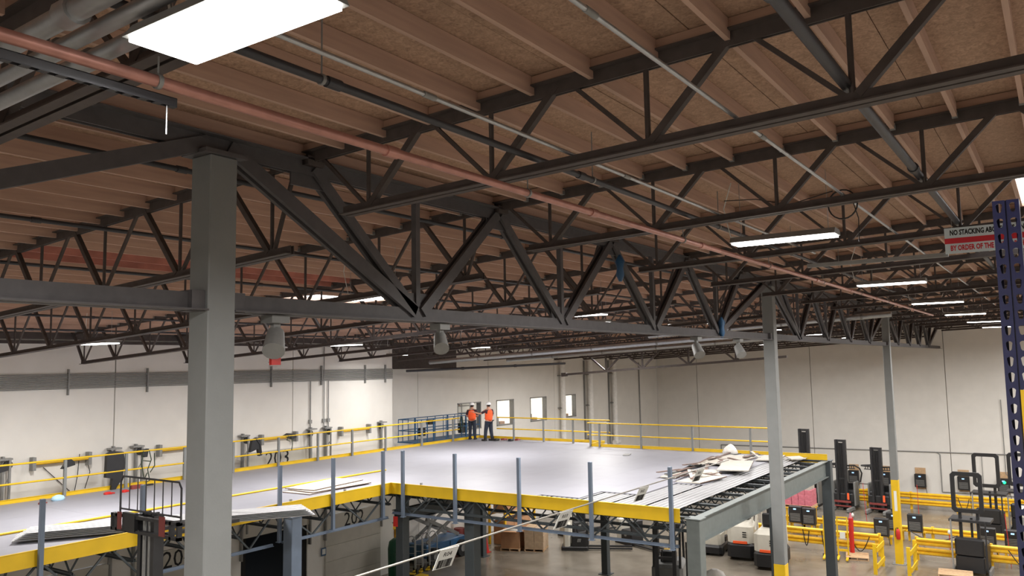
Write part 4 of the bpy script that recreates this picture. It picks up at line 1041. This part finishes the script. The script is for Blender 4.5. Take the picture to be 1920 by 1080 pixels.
def rider(x, y, rz, label, big=False):
    t = thing('sit_down_truck', label, 'truck', (x, y, 0), rz)
    if not big:
        MB().bbox(-.85, .95, -.55, .55, .12, .5, .1).build('bumper_skirt', BLACK, t)
        MB().bbox(-.7, .25, -.5, .5, .5, 1.15, .14).build('hood', TRUCKW, t)
        MB().bbox(.3, .85, -.48, .48, .5, .75, .05).build('foot_well', BLACK, t); MB().bbox(.55, .9, -.42, .42, .5, 1.45, .1).build('seat_back', TRUCKW, t)
        MB().bbox(-.1, .3, -.3, .3, 1.13, 1.3, .04).build('dashboard', BLACK, t); MB().cyl((.15, .1, 1.2), (.32, .1, 1.5), .03, 8).build('steering_column', BLACK, t)
    else:
        MB().bbox(-1.2, 1.1, -.62, .62, .15, .85, .16).build('lower_body', BLACK, t)
        MB().bbox(-1.15, .2, -.6, .6, .8, 1.75, .2).build('counterweight', TRUCKW, t)
        MB().bbox(-1.17, -.9, -.35, .35, .78, .92, .04).build('orange_grille', ORANGE, t)
        q = MB()
        for k in range(3): q.box(-1.162, -1.15, -.3, -.12, 1.08+.1*k, 1.13+.1*k)
        q.build('vent_slots', BLACK, t)
        MB().bbox(-.35, .25, -.32, .32, 1.75, 1.98, .06).build('seat', BLACK, t); MB().bbox(-.5, -.36, -.3, .3, 1.9, 2.4, .05).build('seat_back', BLACK, t)
        q = MB()
        for s in (-1, 1): q.bar((-.8, s*.55, 1.7), (-.55, s*.5, 2.85), .07, .07); q.bar((.75, s*.55, .9), (.45, s*.5, 2.85), .07, .07); q.bar((-.55, s*.5, 2.85), (.45, s*.5, 2.85), .07, .07)
        for k in range(5): q.bar((-.45+.22*k, -.5, 2.85), (-.45+.22*k, .5, 2.85), .04, .05)
        q.build('overhead_guard', TRUCKW, t)
        m = MB()
        for s in (-1, 1): m.box(1.15, 1.3, s*.36-.05, s*.36+.05, .1, 3.0)
        m.build('mast', DKMETAL, t)
    for sx in (-.55, .6):
        for s in (-1, 1): MB().cyl((sx, s*.5-.08, .2), (sx, s*.5+.08, .2), .2, 14).build('wheel', RUBBER, t)
    return t
rider(39.3, 14.95, .1, 'small white and black ride-on tow tractor under the deck beam, left one')
rider(39.4, 13.45, .15, 'white forklift with overhead guard and orange grille beside the tow tractor', True)
rider(38.2, 11.75, .1, 'white truck squeezed behind the middle mezzanine column', True)
def pallet_truck(x, y, rz, label, s=1):
    t = thing('pallet_truck', label, 'pallet truck', (x, y, 0), rz)
    MB().bbox(-.45, .35, -.42, .42, .1, .75, .06).build('power_head', BLACK, t); MB().bbox(-.85, -.5, -.42, .42, .1, 1.3, .08).build('operator_backrest', TRUCKW, t)
    MB().bbox(-.95, .4, -.45, .45, 0, .2, .04).build('base_plate', BLACK, t); MB().bbox(.3, .42, -.38, .38, .2, 1.25, .03).build('load_guard', DKMETAL, t)
    MB().tube([(-.1, 0, .7), (-.25, 0, 1.15), (-.4, 0, 1.25)], .03, 7).build('tiller', BLACK, t)
    text_obj('hood_marking', '///', .22, PAPER, t, (-.05, -.425, .5), (1, 0, 0), (0, 0, 1))
    forks(t, .4, 2.6, .28, .1)
    return t
pallet_truck(36.6, 21.0, -1.1, 'black and white pallet truck under the deck with cartons behind')
pallet_truck(38.9, 19.2, -2.0, 'black pallet truck with forks toward the camera under the deck')
pallet_truck(39.6, 23.0, -.4, 'low pallet truck behind the wrapped pallet')
def hand_jack(x, y, rz, label):
    t = thing('pallet_jack', label, 'pallet jack', (x, y, 0), rz); forks(t, 0, 1.2, .2, .1, TRUCKG); MB().bbox(-.2, .02, -.26, .26, 0, .5, .04).build('pump_body', YELD, t)
    MB().tube([(-.15, 0, .4), (-.5, 0, 1.2), (-.5, -.15, 1.3), (-.5, .15, 1.3), (-.5, 0, 1.2)], .022, 7).build('handle', BLACK, t)
hand_jack(36.6, 16.2, 3.4, 'yellow pallet jack right of the far mezzanine column')
# black forklift close under the near edge
t = thing('forklift', 'black forklift with raised mast cut by the lower edge, behind the near corner column', 'forklift', (29.3, 13.1, 0), .3)
m = MB()
for s in (-1, 1): m.box(-.1, .05, s*.33-.07, s*.33+.07, .1, 3.6)
m.box(-.06, 0, -.3, .3, 3.3, 3.45); m.box(-.06, 0, -.3, .3, 1.9, 2.0); m.build('mast', DKMETAL, t)
MB().box(-.18, -.1, -.5, .5, 1.0, 1.1).build('fork_carriage', BLACK, t)
q = MB()
for y in (-.95, -.8): q.box(-.16, -.1, y-.03, y+.03, .9, 2.6)
q.build('load_backrest', BLACK, t)
MB().bbox(.3, 2.0, -.6, .6, .2, 1.6, .12).build('body', TRUCKG, t); MB().bbox(.8, 1.3, -.3, .3, 1.6, 2.0, .06).build('seat', BLACK, t)
q = MB()
for s in (-1, 1): q.tube([(.35, s*.5, 1.5), (.6, s*.5, 2.9), (1.7, s*.5, 2.9), (1.9, s*.5, 1.5)], .05, 7)
for k in range(6): q.cyl((.65+.2*k, -.5, 2.9), (.65+.2*k, .5, 2.9), .025, 6)
q.build('overhead_guard', BLACK, t)
MB().tube([(.5, .2, 1.7), (.62, .2, 2.1)], .03, 7).build('steering_column', BLACK, t)
for sx in (.4, 1.7):
    for s in (-1, 1): MB().cyl((sx, s*.55-.1, .3), (sx, s*.55+.1, .3), .3, 16).build('wheel', RUBBER, t)
for x, y, z in ((33.2, 12.2, 0),):
    t = thing('wrapped_roll', 'pale plastic wrapped bundle standing by the near corner column', 'bundle', (27.3, 10.4, 0))
    MB().lathe((0, 0, 0), [(.38, 0), (.42, .3), (.4, 1.2), (.45, 1.9), (.3, 2.2), (.1, 2.3)], 14).build('bundle_body', PLASTICBAG, t)
# reach truck with raised carriage and wire backrest at the left
ct = thing('reach_truck', 'tall black reach truck at the left with wire load backrest raised above the deck', 'truck', (6.05, 9.62, 0))
m = MB()
for s in (-1, 1): m.box(-.04, .1, s*.145-.035+.19, s*.145+.035+.19, .3, rel(-1.83))
m.box(0, .06, .05, .33, rel(-1.9), rel(-1.83)); m.build('mast', DKMETAL, ct)
m = MB()
for s in (-1, 1): m.box(-.02, .08, s*.09-.02+.19, s*.09+.02+.19, .3, rel(-1.8))
m.build('inner_mast', BLACK, ct)
q = MB()
for y in (.13, .25): q.cyl((-.02, y, .4), (-.02, y, rel(-1.9)), .02, 8)
q.build('lift_chain', GALVD, ct)
za, zb = rel(-2.06), rel(-1.84)
q = MB(); q.box(-.12, -.06, -.62, .86, zb-.04, zb); q.box(-.12, -.06, -.62, .86, za, za+.04); q.build('carriage_bar', DKMETAL, ct)
for y in (-.62, -.47, .5, .72, .83): MB().box(-.12, -.06, y, y+.04, za, zb).build('carriage_upright', DKMETAL, ct)
MB().box(-.13, -.08, .3, .58, za+.02, zb+.03).build('carriage_block', BLACK, ct); MB().box(-.14, -.13, -.37, -.25, za+.03, zb+.05).build('red_pad', REDDK, ct); MB().box(-.14, -.13, .59, .68, za+.03, zb+.03).build('red_pad', REDDK, ct)
Y0, Y1, ZA, ZB = -.6, .6, rel(-1.775), rel(-1.36)
MB().tube([(-.1, Y1+.08, zb), (-.1, Y1+.08, ZB-.07), (-.1, Y1+.03, ZB), (-.1, Y0, ZB), (-.1, Y0-.05, ZB-.07), (-.1, Y0-.05, zb)], .013, 7).build('backrest_frame', BLACKPIPE, ct)
MB().tube([(-.1, Y1+.08, ZA), (-.1, Y0-.05, ZA)], .012, 7).build('backrest_frame', BLACKPIPE, ct)
for k in range(6): y = Y0+.15+.185*k; MB().cyl((-.1, y, ZA), (-.1, y, ZB), .008, 6).build('backrest_rod', BLACKPIPE, ct)
MB().bbox(.1, 1.5, -.45, .83, .1, 1.4, .08).build('body', DKMETAL, ct)
q = MB()
for s in (-.4, .78): q.box(.5, .57, s-.03, s+.03, 1.3, 2.3); q.box(1.4, 1.47, s-.03, s+.03, 1.3, 2.3)
for k in range(6): q.box(.5+.17*k, .54+.17*k, -.4, .78, 2.28, 2.34)
q.build('overhead_guard', BLACK, ct)
for s in (-.5, .88): MB().bbox(-1.3, .2, s-.08, s+.08, .05, .25, .02).build('outrigger', DKMETAL, ct)
q = MB()
for s in (0, .4): q.box(.12, 1.2, s-.05, s+.05, za-.04, za)
q.build('raised_forks', DKMETAL, ct)

# ================================================================= GOODS AND SMALL GEAR
def pallet(x, y, rz, label, L=1.2, Wd=1.0, m=PALLET, z=0):
    t = thing('pallet', label, 'pallet', (x, y, z), rz)
    for k in range(7): a = -L/2+k*(L-.12)/6; MB().box(a, a+.12, -Wd/2, Wd/2, .12, .14).build('deck_slat', m, t)
    for s in (-1, 0, 1): MB().box(-L/2, L/2, s*(Wd/2-.03)-.025, s*(Wd/2-.03)+.025, .02, .12).build('runner', m, t)
    for s in (-1, 0, 1): MB().box(s*(L/2-.06)-.05, s*(L/2-.06)+.05, -Wd/2, Wd/2, 0, .02).build('bottom_slat', m, t)
    return t
def carton_stack(x, y, rz, label, nx, ny, nz, s, m, z=.141, cat='carton', grp=None, jig=.01):
    a, b, c = s; cr_, sr_ = math.cos(rz), math.sin(rz)
    for k in range(nz):
        for i in range(nx):
            for j in range(ny):
                lx, ly = (i-(nx-1)/2)*a+random.uniform(-jig, jig), (j-(ny-1)/2)*b+random.uniform(-jig, jig)
                t = MB().bbox(-a/2+.008, a/2-.008, -b/2+.008, b/2-.008, 0, c-.006, .008).build('carton', m, None, (x+lx*cr_-ly*sr_, y+lx*sr_+ly*cr_, z+k*c)); t.rotation_euler = (0, 0, rz)
                tag(t, label+', '+['bottom', 'second', 'third'][k]+' layer, row '+'abcd'[i]+', column '+'abcd'[j] if False else label+', '+(['bottom', 'middle', 'top'][k]+' layer, ' if nz > 1 else '')+['front', 'second', 'third', 'back'][i]+(' and '+['right', 'next', 'third', 'left'][j] if ny > 1 else ' one'), cat, grp)
pallet(35.4, 22.9, .35, 'pallet under the wrapped cartons below the deck'); carton_stack(35.4, 22.9, .35, 'carton on the wrapped pallet', 3, 2, 3, (.4, .5, .34), WRAP, grp='cartons on the wrapped pallet')
pallet(34.9, 24.0, .3, 'pallet left of the wrapped pallet below the deck'); gb = thing('open_carton', 'large open brown carton with loose packing left of the wrapped pallet', 'carton', (34.9, 24.0, .141), .3)
q = MB(); q.box(-.55, .55, -.48, -.46, 0, .85); q.box(-.55, .55, .46, .48, 0, .85); q.box(-.55, -.53, -.48, .48, 0, .85); q.box(.53, .55, -.48, .48, 0, .85); q.build('carton_walls', BOX, gb)
for (p, q_) in (((-.55, -.75, .85), (.55, -.5, .86)), ((-.8, -.4, .85), (-.56, .4, .86))): MB().box(p[0], q_[0], p[1], q_[1], .84, .86).build('carton_flap', BOX, gb)
MB().lathe((0, 0, .3), [(.4, 0), (.46, .3), (.36, .55), (.15, .66)], 11).build('loose_packing', PALEBOARD, gb)
rk = thing('pallet_rack', 'yellow pallet rack under the deck holding brown cartons', 'rack', (36.6, 25.2, 0))
for x in (-1.4, 1.4):
    for y in (-.5, .5): MB().box(x-.06, x+.06, y-.05, y+.05, 0, 3.9).build('rack_post', YELD, rk)
for z in (1.5, 2.9):
    for y in (-.5, .5): MB().box(-1.4, 1.4, y-.03, y+.03, z, z+.14).build('rack_beam', YELD, rk)
    MB().box(-1.4, 1.4, -.5, .5, z+.14, z+.16).build('rack_shelf', PALEBOARD, rk)
carton_stack(36.6, 25.2, 0, 'brown carton on the lower yellow rack shelf', 4, 1, 1, (.6, .8, .55), BOX, 1.662, grp='cartons on the lower rack shelf'); carton_stack(36.2, 25.2, 0, 'brown carton on the upper yellow rack shelf', 3, 1, 1, (.55, .8, .45), BOX, 3.062, grp='cartons on the upper rack shelf')
carton_stack(36.6, 25.2, 0, 'brown carton under the yellow rack shelves', 3, 1, 2, (.8, .8, .6), BOX, .002, grp='cartons under the rack shelf')
cn = thing('traffic_cone', 'red traffic cone on the floor right of the dark column', 'cone', (33.6, 24.75, 0)); MB().box(-.18, .18, -.18, .18, 0, .03).build('cone_base', REDM, cn); MB().cyl((0, 0, .03), (0, 0, .72), .14, 14, .03).build('cone_body', REDM, cn); 
pallet(46.9, 12.7, 0, 'raised pallet under the pink cartons', 1.2, 1.5, z=1.25)
q = thing('pallet_stand', 'yellow stand carrying the pallet of pink cartons', 'stand', (46.9, 12.7, 0))
for x in (-.5, .5):
    for y in (-.65, .65): MB().box(x-.04, x+.04, y-.04, y+.04, 0, 1.2).build('leg', YELD, q)
MB().box(-.6, .6, -.75, .75, 1.2, 1.249).build('top_plate', YELD, q)
carton_stack(46.9, 12.7, 0, 'pink carton on the raised pallet', 3, 4, 3, (.38, .36, .28), PINK, 1.392, grp='pink cartons')
carton_stack(46.9, 12.6, 0, 'cream carton on top of the pink cartons', 2, 2, 1, (.5, .55, .2), PALEBOARD, 2.234, grp='cream cartons')
pallet(39.6, 4.45, .1, 'pale wooden pallet on the floor in front of the black stand-up truck', 1.1, 1.3)
pallet(39.6, 4.45, .1, 'second pale wooden pallet on top of the floor pallet', 1.1, 1.3, z=.141)
pallet(41.5, 8.75, .2, 'wooden pallet on the floor beside the yellow stackers', 1.2, 1.0); pallet(41.6, 13.2, .1, 'wooden pallet left of the front yellow rail', 1.1, 1.0)
for x, y, lab in ((41.1, 9.9, 'left yellow hand stacker in front of the yellow rail'), (41.2, 9.3, 'right yellow hand stacker beside the red post')):
    t = thing('hand_stacker', lab, 'stacker', (x, y, 0), .15)
    for s in (-1, 1): MB().box(-.04, .04, s*.22-.03, s*.22+.03, .08, 1.9).build('mast_rail', YEL, t); MB().box(-.9, 0, s*.2-.05, s*.2+.05, .06, .12).build('fork', YEL, t)
    q = MB(); q.box(-.03, .03, -.22, .22, 1.84, 1.9); q.box(-.03, .03, -.22, .22, .3, .4); q.build('cross_bar', YEL, t); q = MB(); q.cyl((-.1, -.3, .08), (-.1, -.25, .08), .08, 10); q.cyl((-.1, .25, .08), (-.1, .3, .08), .08, 10); q.build('wheels', RUBBER, t)
    MB().box(-.06, -.045, -.12, .12, .9, 1.2).build('label_plate', PAPER, t)
t = thing('red_post', 'red bollard with white top beside the yellow stackers', 'post', (41.9, 9.05, 0)); MB().cyl((0, 0, 0), (0, 0, 1.75), .11, 12).build('post_body', REDM, t); MB().cyl((0, 0, 1.75), (0, 0, 2.0), .08, 12, .03).build('post_cap', PINK, t)
for x, y, lab in ((44.9, 5.2, 'white and pink spray head on a red stick between the rails'), (47.3, 10.1, 'short white capped stick on the middle rail')):
    t = thing('marker_stick', lab, 'marker', (x, y, .6)); MB().cyl((0, 0, -.6), (0, 0, .3), .02, 6).build('stick', REDM, t); MB().lathe((0, 0, .25), [(.03, 0), (.08, .06), (.06, .15), (.02, .2)], 9).build('head', PAPER, t)
for i, (x, y, c_, lab) in enumerate(((55.9, 9.1, BLACK, 'thin upright rod behind the rear rail right of the far column'), (50.6, 7.3, REDM, 'thin red upright rod between rear and middle rails'), (55.9, 5.2, BLACK, 'thin upright rod on the rear rail before the wall charger'),
                                 (43.1, 2.6, REDM, 'red rod leaning near the blue upright'), (49.9, 9.9, REDM, 'red hose rising left of the far column'))):
    t = thing('upright_rod', lab, 'rod', (x, y, 0)); MB().cyl((0, 0, 0), (.05, .12 if i > 2 else .02, 2.3), .014, 6).build('rod', c_, t)
# drooping charger cables on the rails
for i, (y0, y1, x) in enumerate(((11.4, 11.1, 42.17), (9.2, 8.3, 42.17), (10.5, 10.3, 42.17), (6.9, 4.8, 44.4), (2.6, 1.2, 41.95), (5.9, 5.3, 56.0), (12.3, 11.8, 56.0))):
    t = thing('charger_cable', 'drooping black charger cable on a yellow rail, %s in order of building from the left' % ordw(i), 'cable', (x, y0, .95)); n = 9
    t['label'] = ['black cable loop on the front rail right of the deck column', 'black cable loop hanging low on the front rail left of the column guard', 'short red-black cable on the front rail', 'long black cable drooping from charger past the far column', 'tangled black cable at the right on the front rail', 'blue-black cable loop on the rear rail', 'black cable loop on the rear rail between the two reach trucks'][i]
    MB().tube([(0, (y1-y0)*k/n, -.75*math.sin(math.pi*k/n)*(1 if i != 3 else .5)-.05*k/n) for k in range(n+1)], .022, 6).build('cable', BLACK, t)
# left foreground of the under-deck area: hand trucks, green bin, rack of hoops
t = thing('green_bin', 'dark green rounded container under the inner corner', 'bin', (27.6, 25.3, 0)); MB().lathe((0, 0, 0), [(.36, 0), (.4, .1), (.42, 1.3), (.36, 1.6), (.2, 1.72)], 16).build('bin_body', GREENM, t); MB().lathe((-.3, -.4, 0), [(.2, 0), (.24, .1), (.24, 1.1), (.1, 1.25)], 12).build('bin_lobe', GREENM, t)
for i, (x, y) in enumerate(((28.45, 25.2), (28.95, 25.2), (29.4, 25.15), (29.85, 25.1))):
    t = thing('hand_truck', 'chrome hooped hand truck parked left of the scissor lift, %s from the left' % ordw(i), 'hand truck', (x, y, 0), .4)
    q = MB(); q.tube([(0, -.2, .1), (0, -.2, 1.45), (0, -.12, 1.62), (0, 0, 1.68), (0, .12, 1.62), (0, .2, 1.45), (0, .2, .1)], .022, 7); q.build('hoop_frame', GALV, t)
    q = MB()
    for z in (.3, .6, .9, 1.2): q.cyl((0, -.2, z), (0, .2, z), .014, 6)
    q.build('cross_bar', GALV, t); MB().box(-.3, 0, -.22, .22, .03, .06).build('toe_plate', YEL, t)
    for s in (-1, 1): MB().cyl((.08, s*.24-.03, .13), (.08, s*.24+.03, .13), .13, 12).build('wheel', RUBBER, t)
t = thing('yellow_cart', 'yellow steel cart behind the hooped hand trucks', 'cart', (29.0, 26.85, 0))
for x in (-.5, .5):
    for y in (-.3, .3): MB().box(x-.05, x+.05, y-.05, y+.05, 0, 2.0).build('cart_post', YELD, t)
for z in (.4, 1.1, 1.8): MB().box(-.5, .5, -.33, .33, z, z+.1).build('cart_shelf', YELD, t)
t = thing('yellow_ramp', 'small yellow wheel ramp on the floor by the hand trucks', 'ramp', (27.9, 24.4, 0)); MB().prism([(-.5, 0), (.5, 0), (.5, .12)], -.25, .25, 'xz').build('ramp_body', YEL, t)
t = thing('yellow_post', 'yellow post beside the raised lift arms under the deck', 'post', (34.3, 25.6, 0)); MB().box(-.1, .1, -.1, .1, 0, 3.0).build('post_body', YELD, t)
for i, (x, y, z) in enumerate(((33.4, 26.9, 0), (34.2, 26.95, 0))):
    t = thing('red_drum', 'dull red drum behind the scissor lift, %s one' % ('left', 'right')[i], 'drum', (x, y+.0, z)); MB().lathe((0, 0, 0), [(.28, 0), (.29, .02), (.29, .85), (.28, .88)], 16).build('drum_body', REDDK, t)
t = thing('tag', 'small pink tag hanging at the inner corner of the edge truss', 'tag', (XN-.12, 17.0, DZ-1.15)); MB().box(-.005, 0, -.09, .09, 0, .3).build('tag_card', REDM, t)

# ================================================================= FOREGROUND: RACK UPRIGHT, CABLE WITH TAGS, SIGN
up = thing('rack_upright', 'dark blue perforated rack upright close to the camera at the right edge', 'upright', (3.10, .0897, 0))
W_, D_, TOPZ, P_ = .0762, .07, rel(.515), .0508
def perf(y0, y1, z0, n, flip=False):
    """strip y0..y1 with one teardrop slot per pitch"""
    q = MB(); cy = (y0+y1)/2; hw, hh = .0085, .016
    for k in range(n):
        za, zb = z0+k*P_, z0+(k+1)*P_; cz = (za+zb)/2
        hole = []
        for i in range(12):
            a = math.pi*2*i/12+math.pi/12
            hx = hw*math.cos(a)*(1.15 if math.sin(a) > 0 else .8); hole.append((cy+hx, cz+(hh-hw)*(1 if math.sin(a) > 0 else -1)+hw*math.sin(a)))
        def rim(a):
            c, s = math.cos(a), math.sin(a); m_ = max(abs(c)/((y1-y0)/2), abs(s)/(P_/2)); return (cy+c/m_, cz+s/m_)
        out = [rim(math.pi*2*i/12+math.pi/12) for i in range(12)]
        cor = {1: (y1, zb), 4: (y0, zb), 7: (y0, za), 10: (y1, za)}
        out = [cor.get(i, o_) for i, o_ in enumerate(out)]
        V = [(0, a, b) for a, b in out]+[(0, a, b) for a, b in hole]+[(.002, a, b) for a, b in hole]+[(.002, a, b) for a, b in out]
        F = [(i, (i+1) % 12, 12+(i+1) % 12, 12+i) for i in range(12)]+[(12+i, 12+(i+1) % 12, 24+(i+1) % 12, 24+i) for i in range(12)]+[(24+i, 24+(i+1) % 12, 36+(i+1) % 12, 36+i) for i in range(12)]
        q._add(V, F)
    return q
n_ = 120; zb_ = TOPZ-n_*P_
perf(.003, .034, zb_, n_).build('slotted_face', RACKBLUE, up); perf(W_-.034, W_-.003, zb_, n_).build('slotted_face', RACKBLUE, up)
q = MB(); q.box(0, D_, 0, .003, 0, TOPZ); q.box(0, D_, W_-.003, W_, 0, TOPZ); q.box(D_-.003, D_, .0, .015, 0, TOPZ); q.box(D_-.003, D_, W_-.015, W_, 0, TOPZ)
q.box(.0, .012, .034, .036, zb_, TOPZ); q.box(0, .012, W_-.036, W_-.034, zb_, TOPZ); q.box(.010, .012, .034, W_-.034, zb_, TOPZ); q.box(0, .002, 0, W_, 0, zb_)
q.build('channel_body', RACKBLUE, up); MB().box(-.04, .1, -.03, W_+.03, 0, .006).build('foot_plate', RACKBLUE, up)
bmr = thing('rack_beam', 'yellow rack beam end clipped to the blue upright at the right edge', 'beam', (3.085, .0897+.034, rel(-.345)))
MB().box(-.045, .01, -2.6, -.0, 0, .115).build('beam_box', YEL, bmr); MB().box(.008, .0145, -.03, .002, -.02, .235).build('end_connector', YEL, bmr)

cb = thing('label_cable', 'thin grey cable strung low across the foreground carrying row labels', 'cable', (-1.2, 3.0, rel(-1.045)))
MB().cyl((0, 0, 0), (9.6, 0, .006), .006, 8).build('cable', ROPE, cb)
def tagcard(x, txt, label, w_=.15, h_=.14):
    t = thing('row_label', label, 'label', (x, 2.985, rel(-1.04)), -.35); t.rotation_euler = (.5, 0, -.12)
    MB().box(-w_/2, w_/2, -.001, .001, -h_, .0).build('label_card', PAPER, t)
    text_obj('label_text', txt, .042, INK, t, (0, -.0016, -.042), (1, 0, 0), (0, 0, 1), .0004)
    random.seed(sum(map(ord, txt))); q = MB(); xx = -w_*.36
    while xx < w_*.36:
        bw = random.choice((.0012, .0012, .0024, .0036)); q.box(xx, xx+bw, -.0018, -.001, -.135, -.078); xx += bw+random.choice((.0014, .0014, .0028))
    q.build('bar_code', INK, t)
tagcard(3.70, 'R04', 'white row label R04 with bar code hanging from the foreground cable')
tagcard(5.02, 'R03', 'white row label R03 with bar code, second on the foreground cable')
tagcard(6.30, 'R02', 'small row label R02, third on the foreground cable')
tagcard(7.58, 'R01', 'small row label R01, farthest on the foreground cable')

sg = thing('warning_sign', 'long white warning sign with red band hung from the joists at the right', 'sign', (13.18, 1.33, rel(1.49)))
MB().box(-.006, .006, -1.62, 0, 0, .375).build('sign_board', SIGNW, sg)
MB().box(-.009, -.006, -1.62, 0, .145, .225).build('red_band', REDINK, sg)
text_obj('sign_text', 'NO STACKING ABOVE THIS LINE', .104, INK, sg, (-.0075, -.07, .30), (0, -1, 0), (0, 0, 1), .001, 'LEFT', .62, .004)
text_obj('sign_text', 'BY ORDER OF THE FIRE MARSHAL', .104, REDINK, sg, (-.0075, -.07, .075), (0, -1, 0), (0, 0, 1), .001, 'LEFT', .62, .004)
q = MB()
for y in (-.1, -1.5): q.cyl((0, y, .375), (0, y, .5), .004, 5)
q.build('hanger_wire', GALV, sg)
lt = thing('light_bar', 'pale grey horizontal strut carrying cables level with the warning sign', 'strut', (13.25, 1.3, rel(1.50)))
MB().box(-.03, .03, 0, 2.0, -.04, .02).build('strut', GALVD, lt)
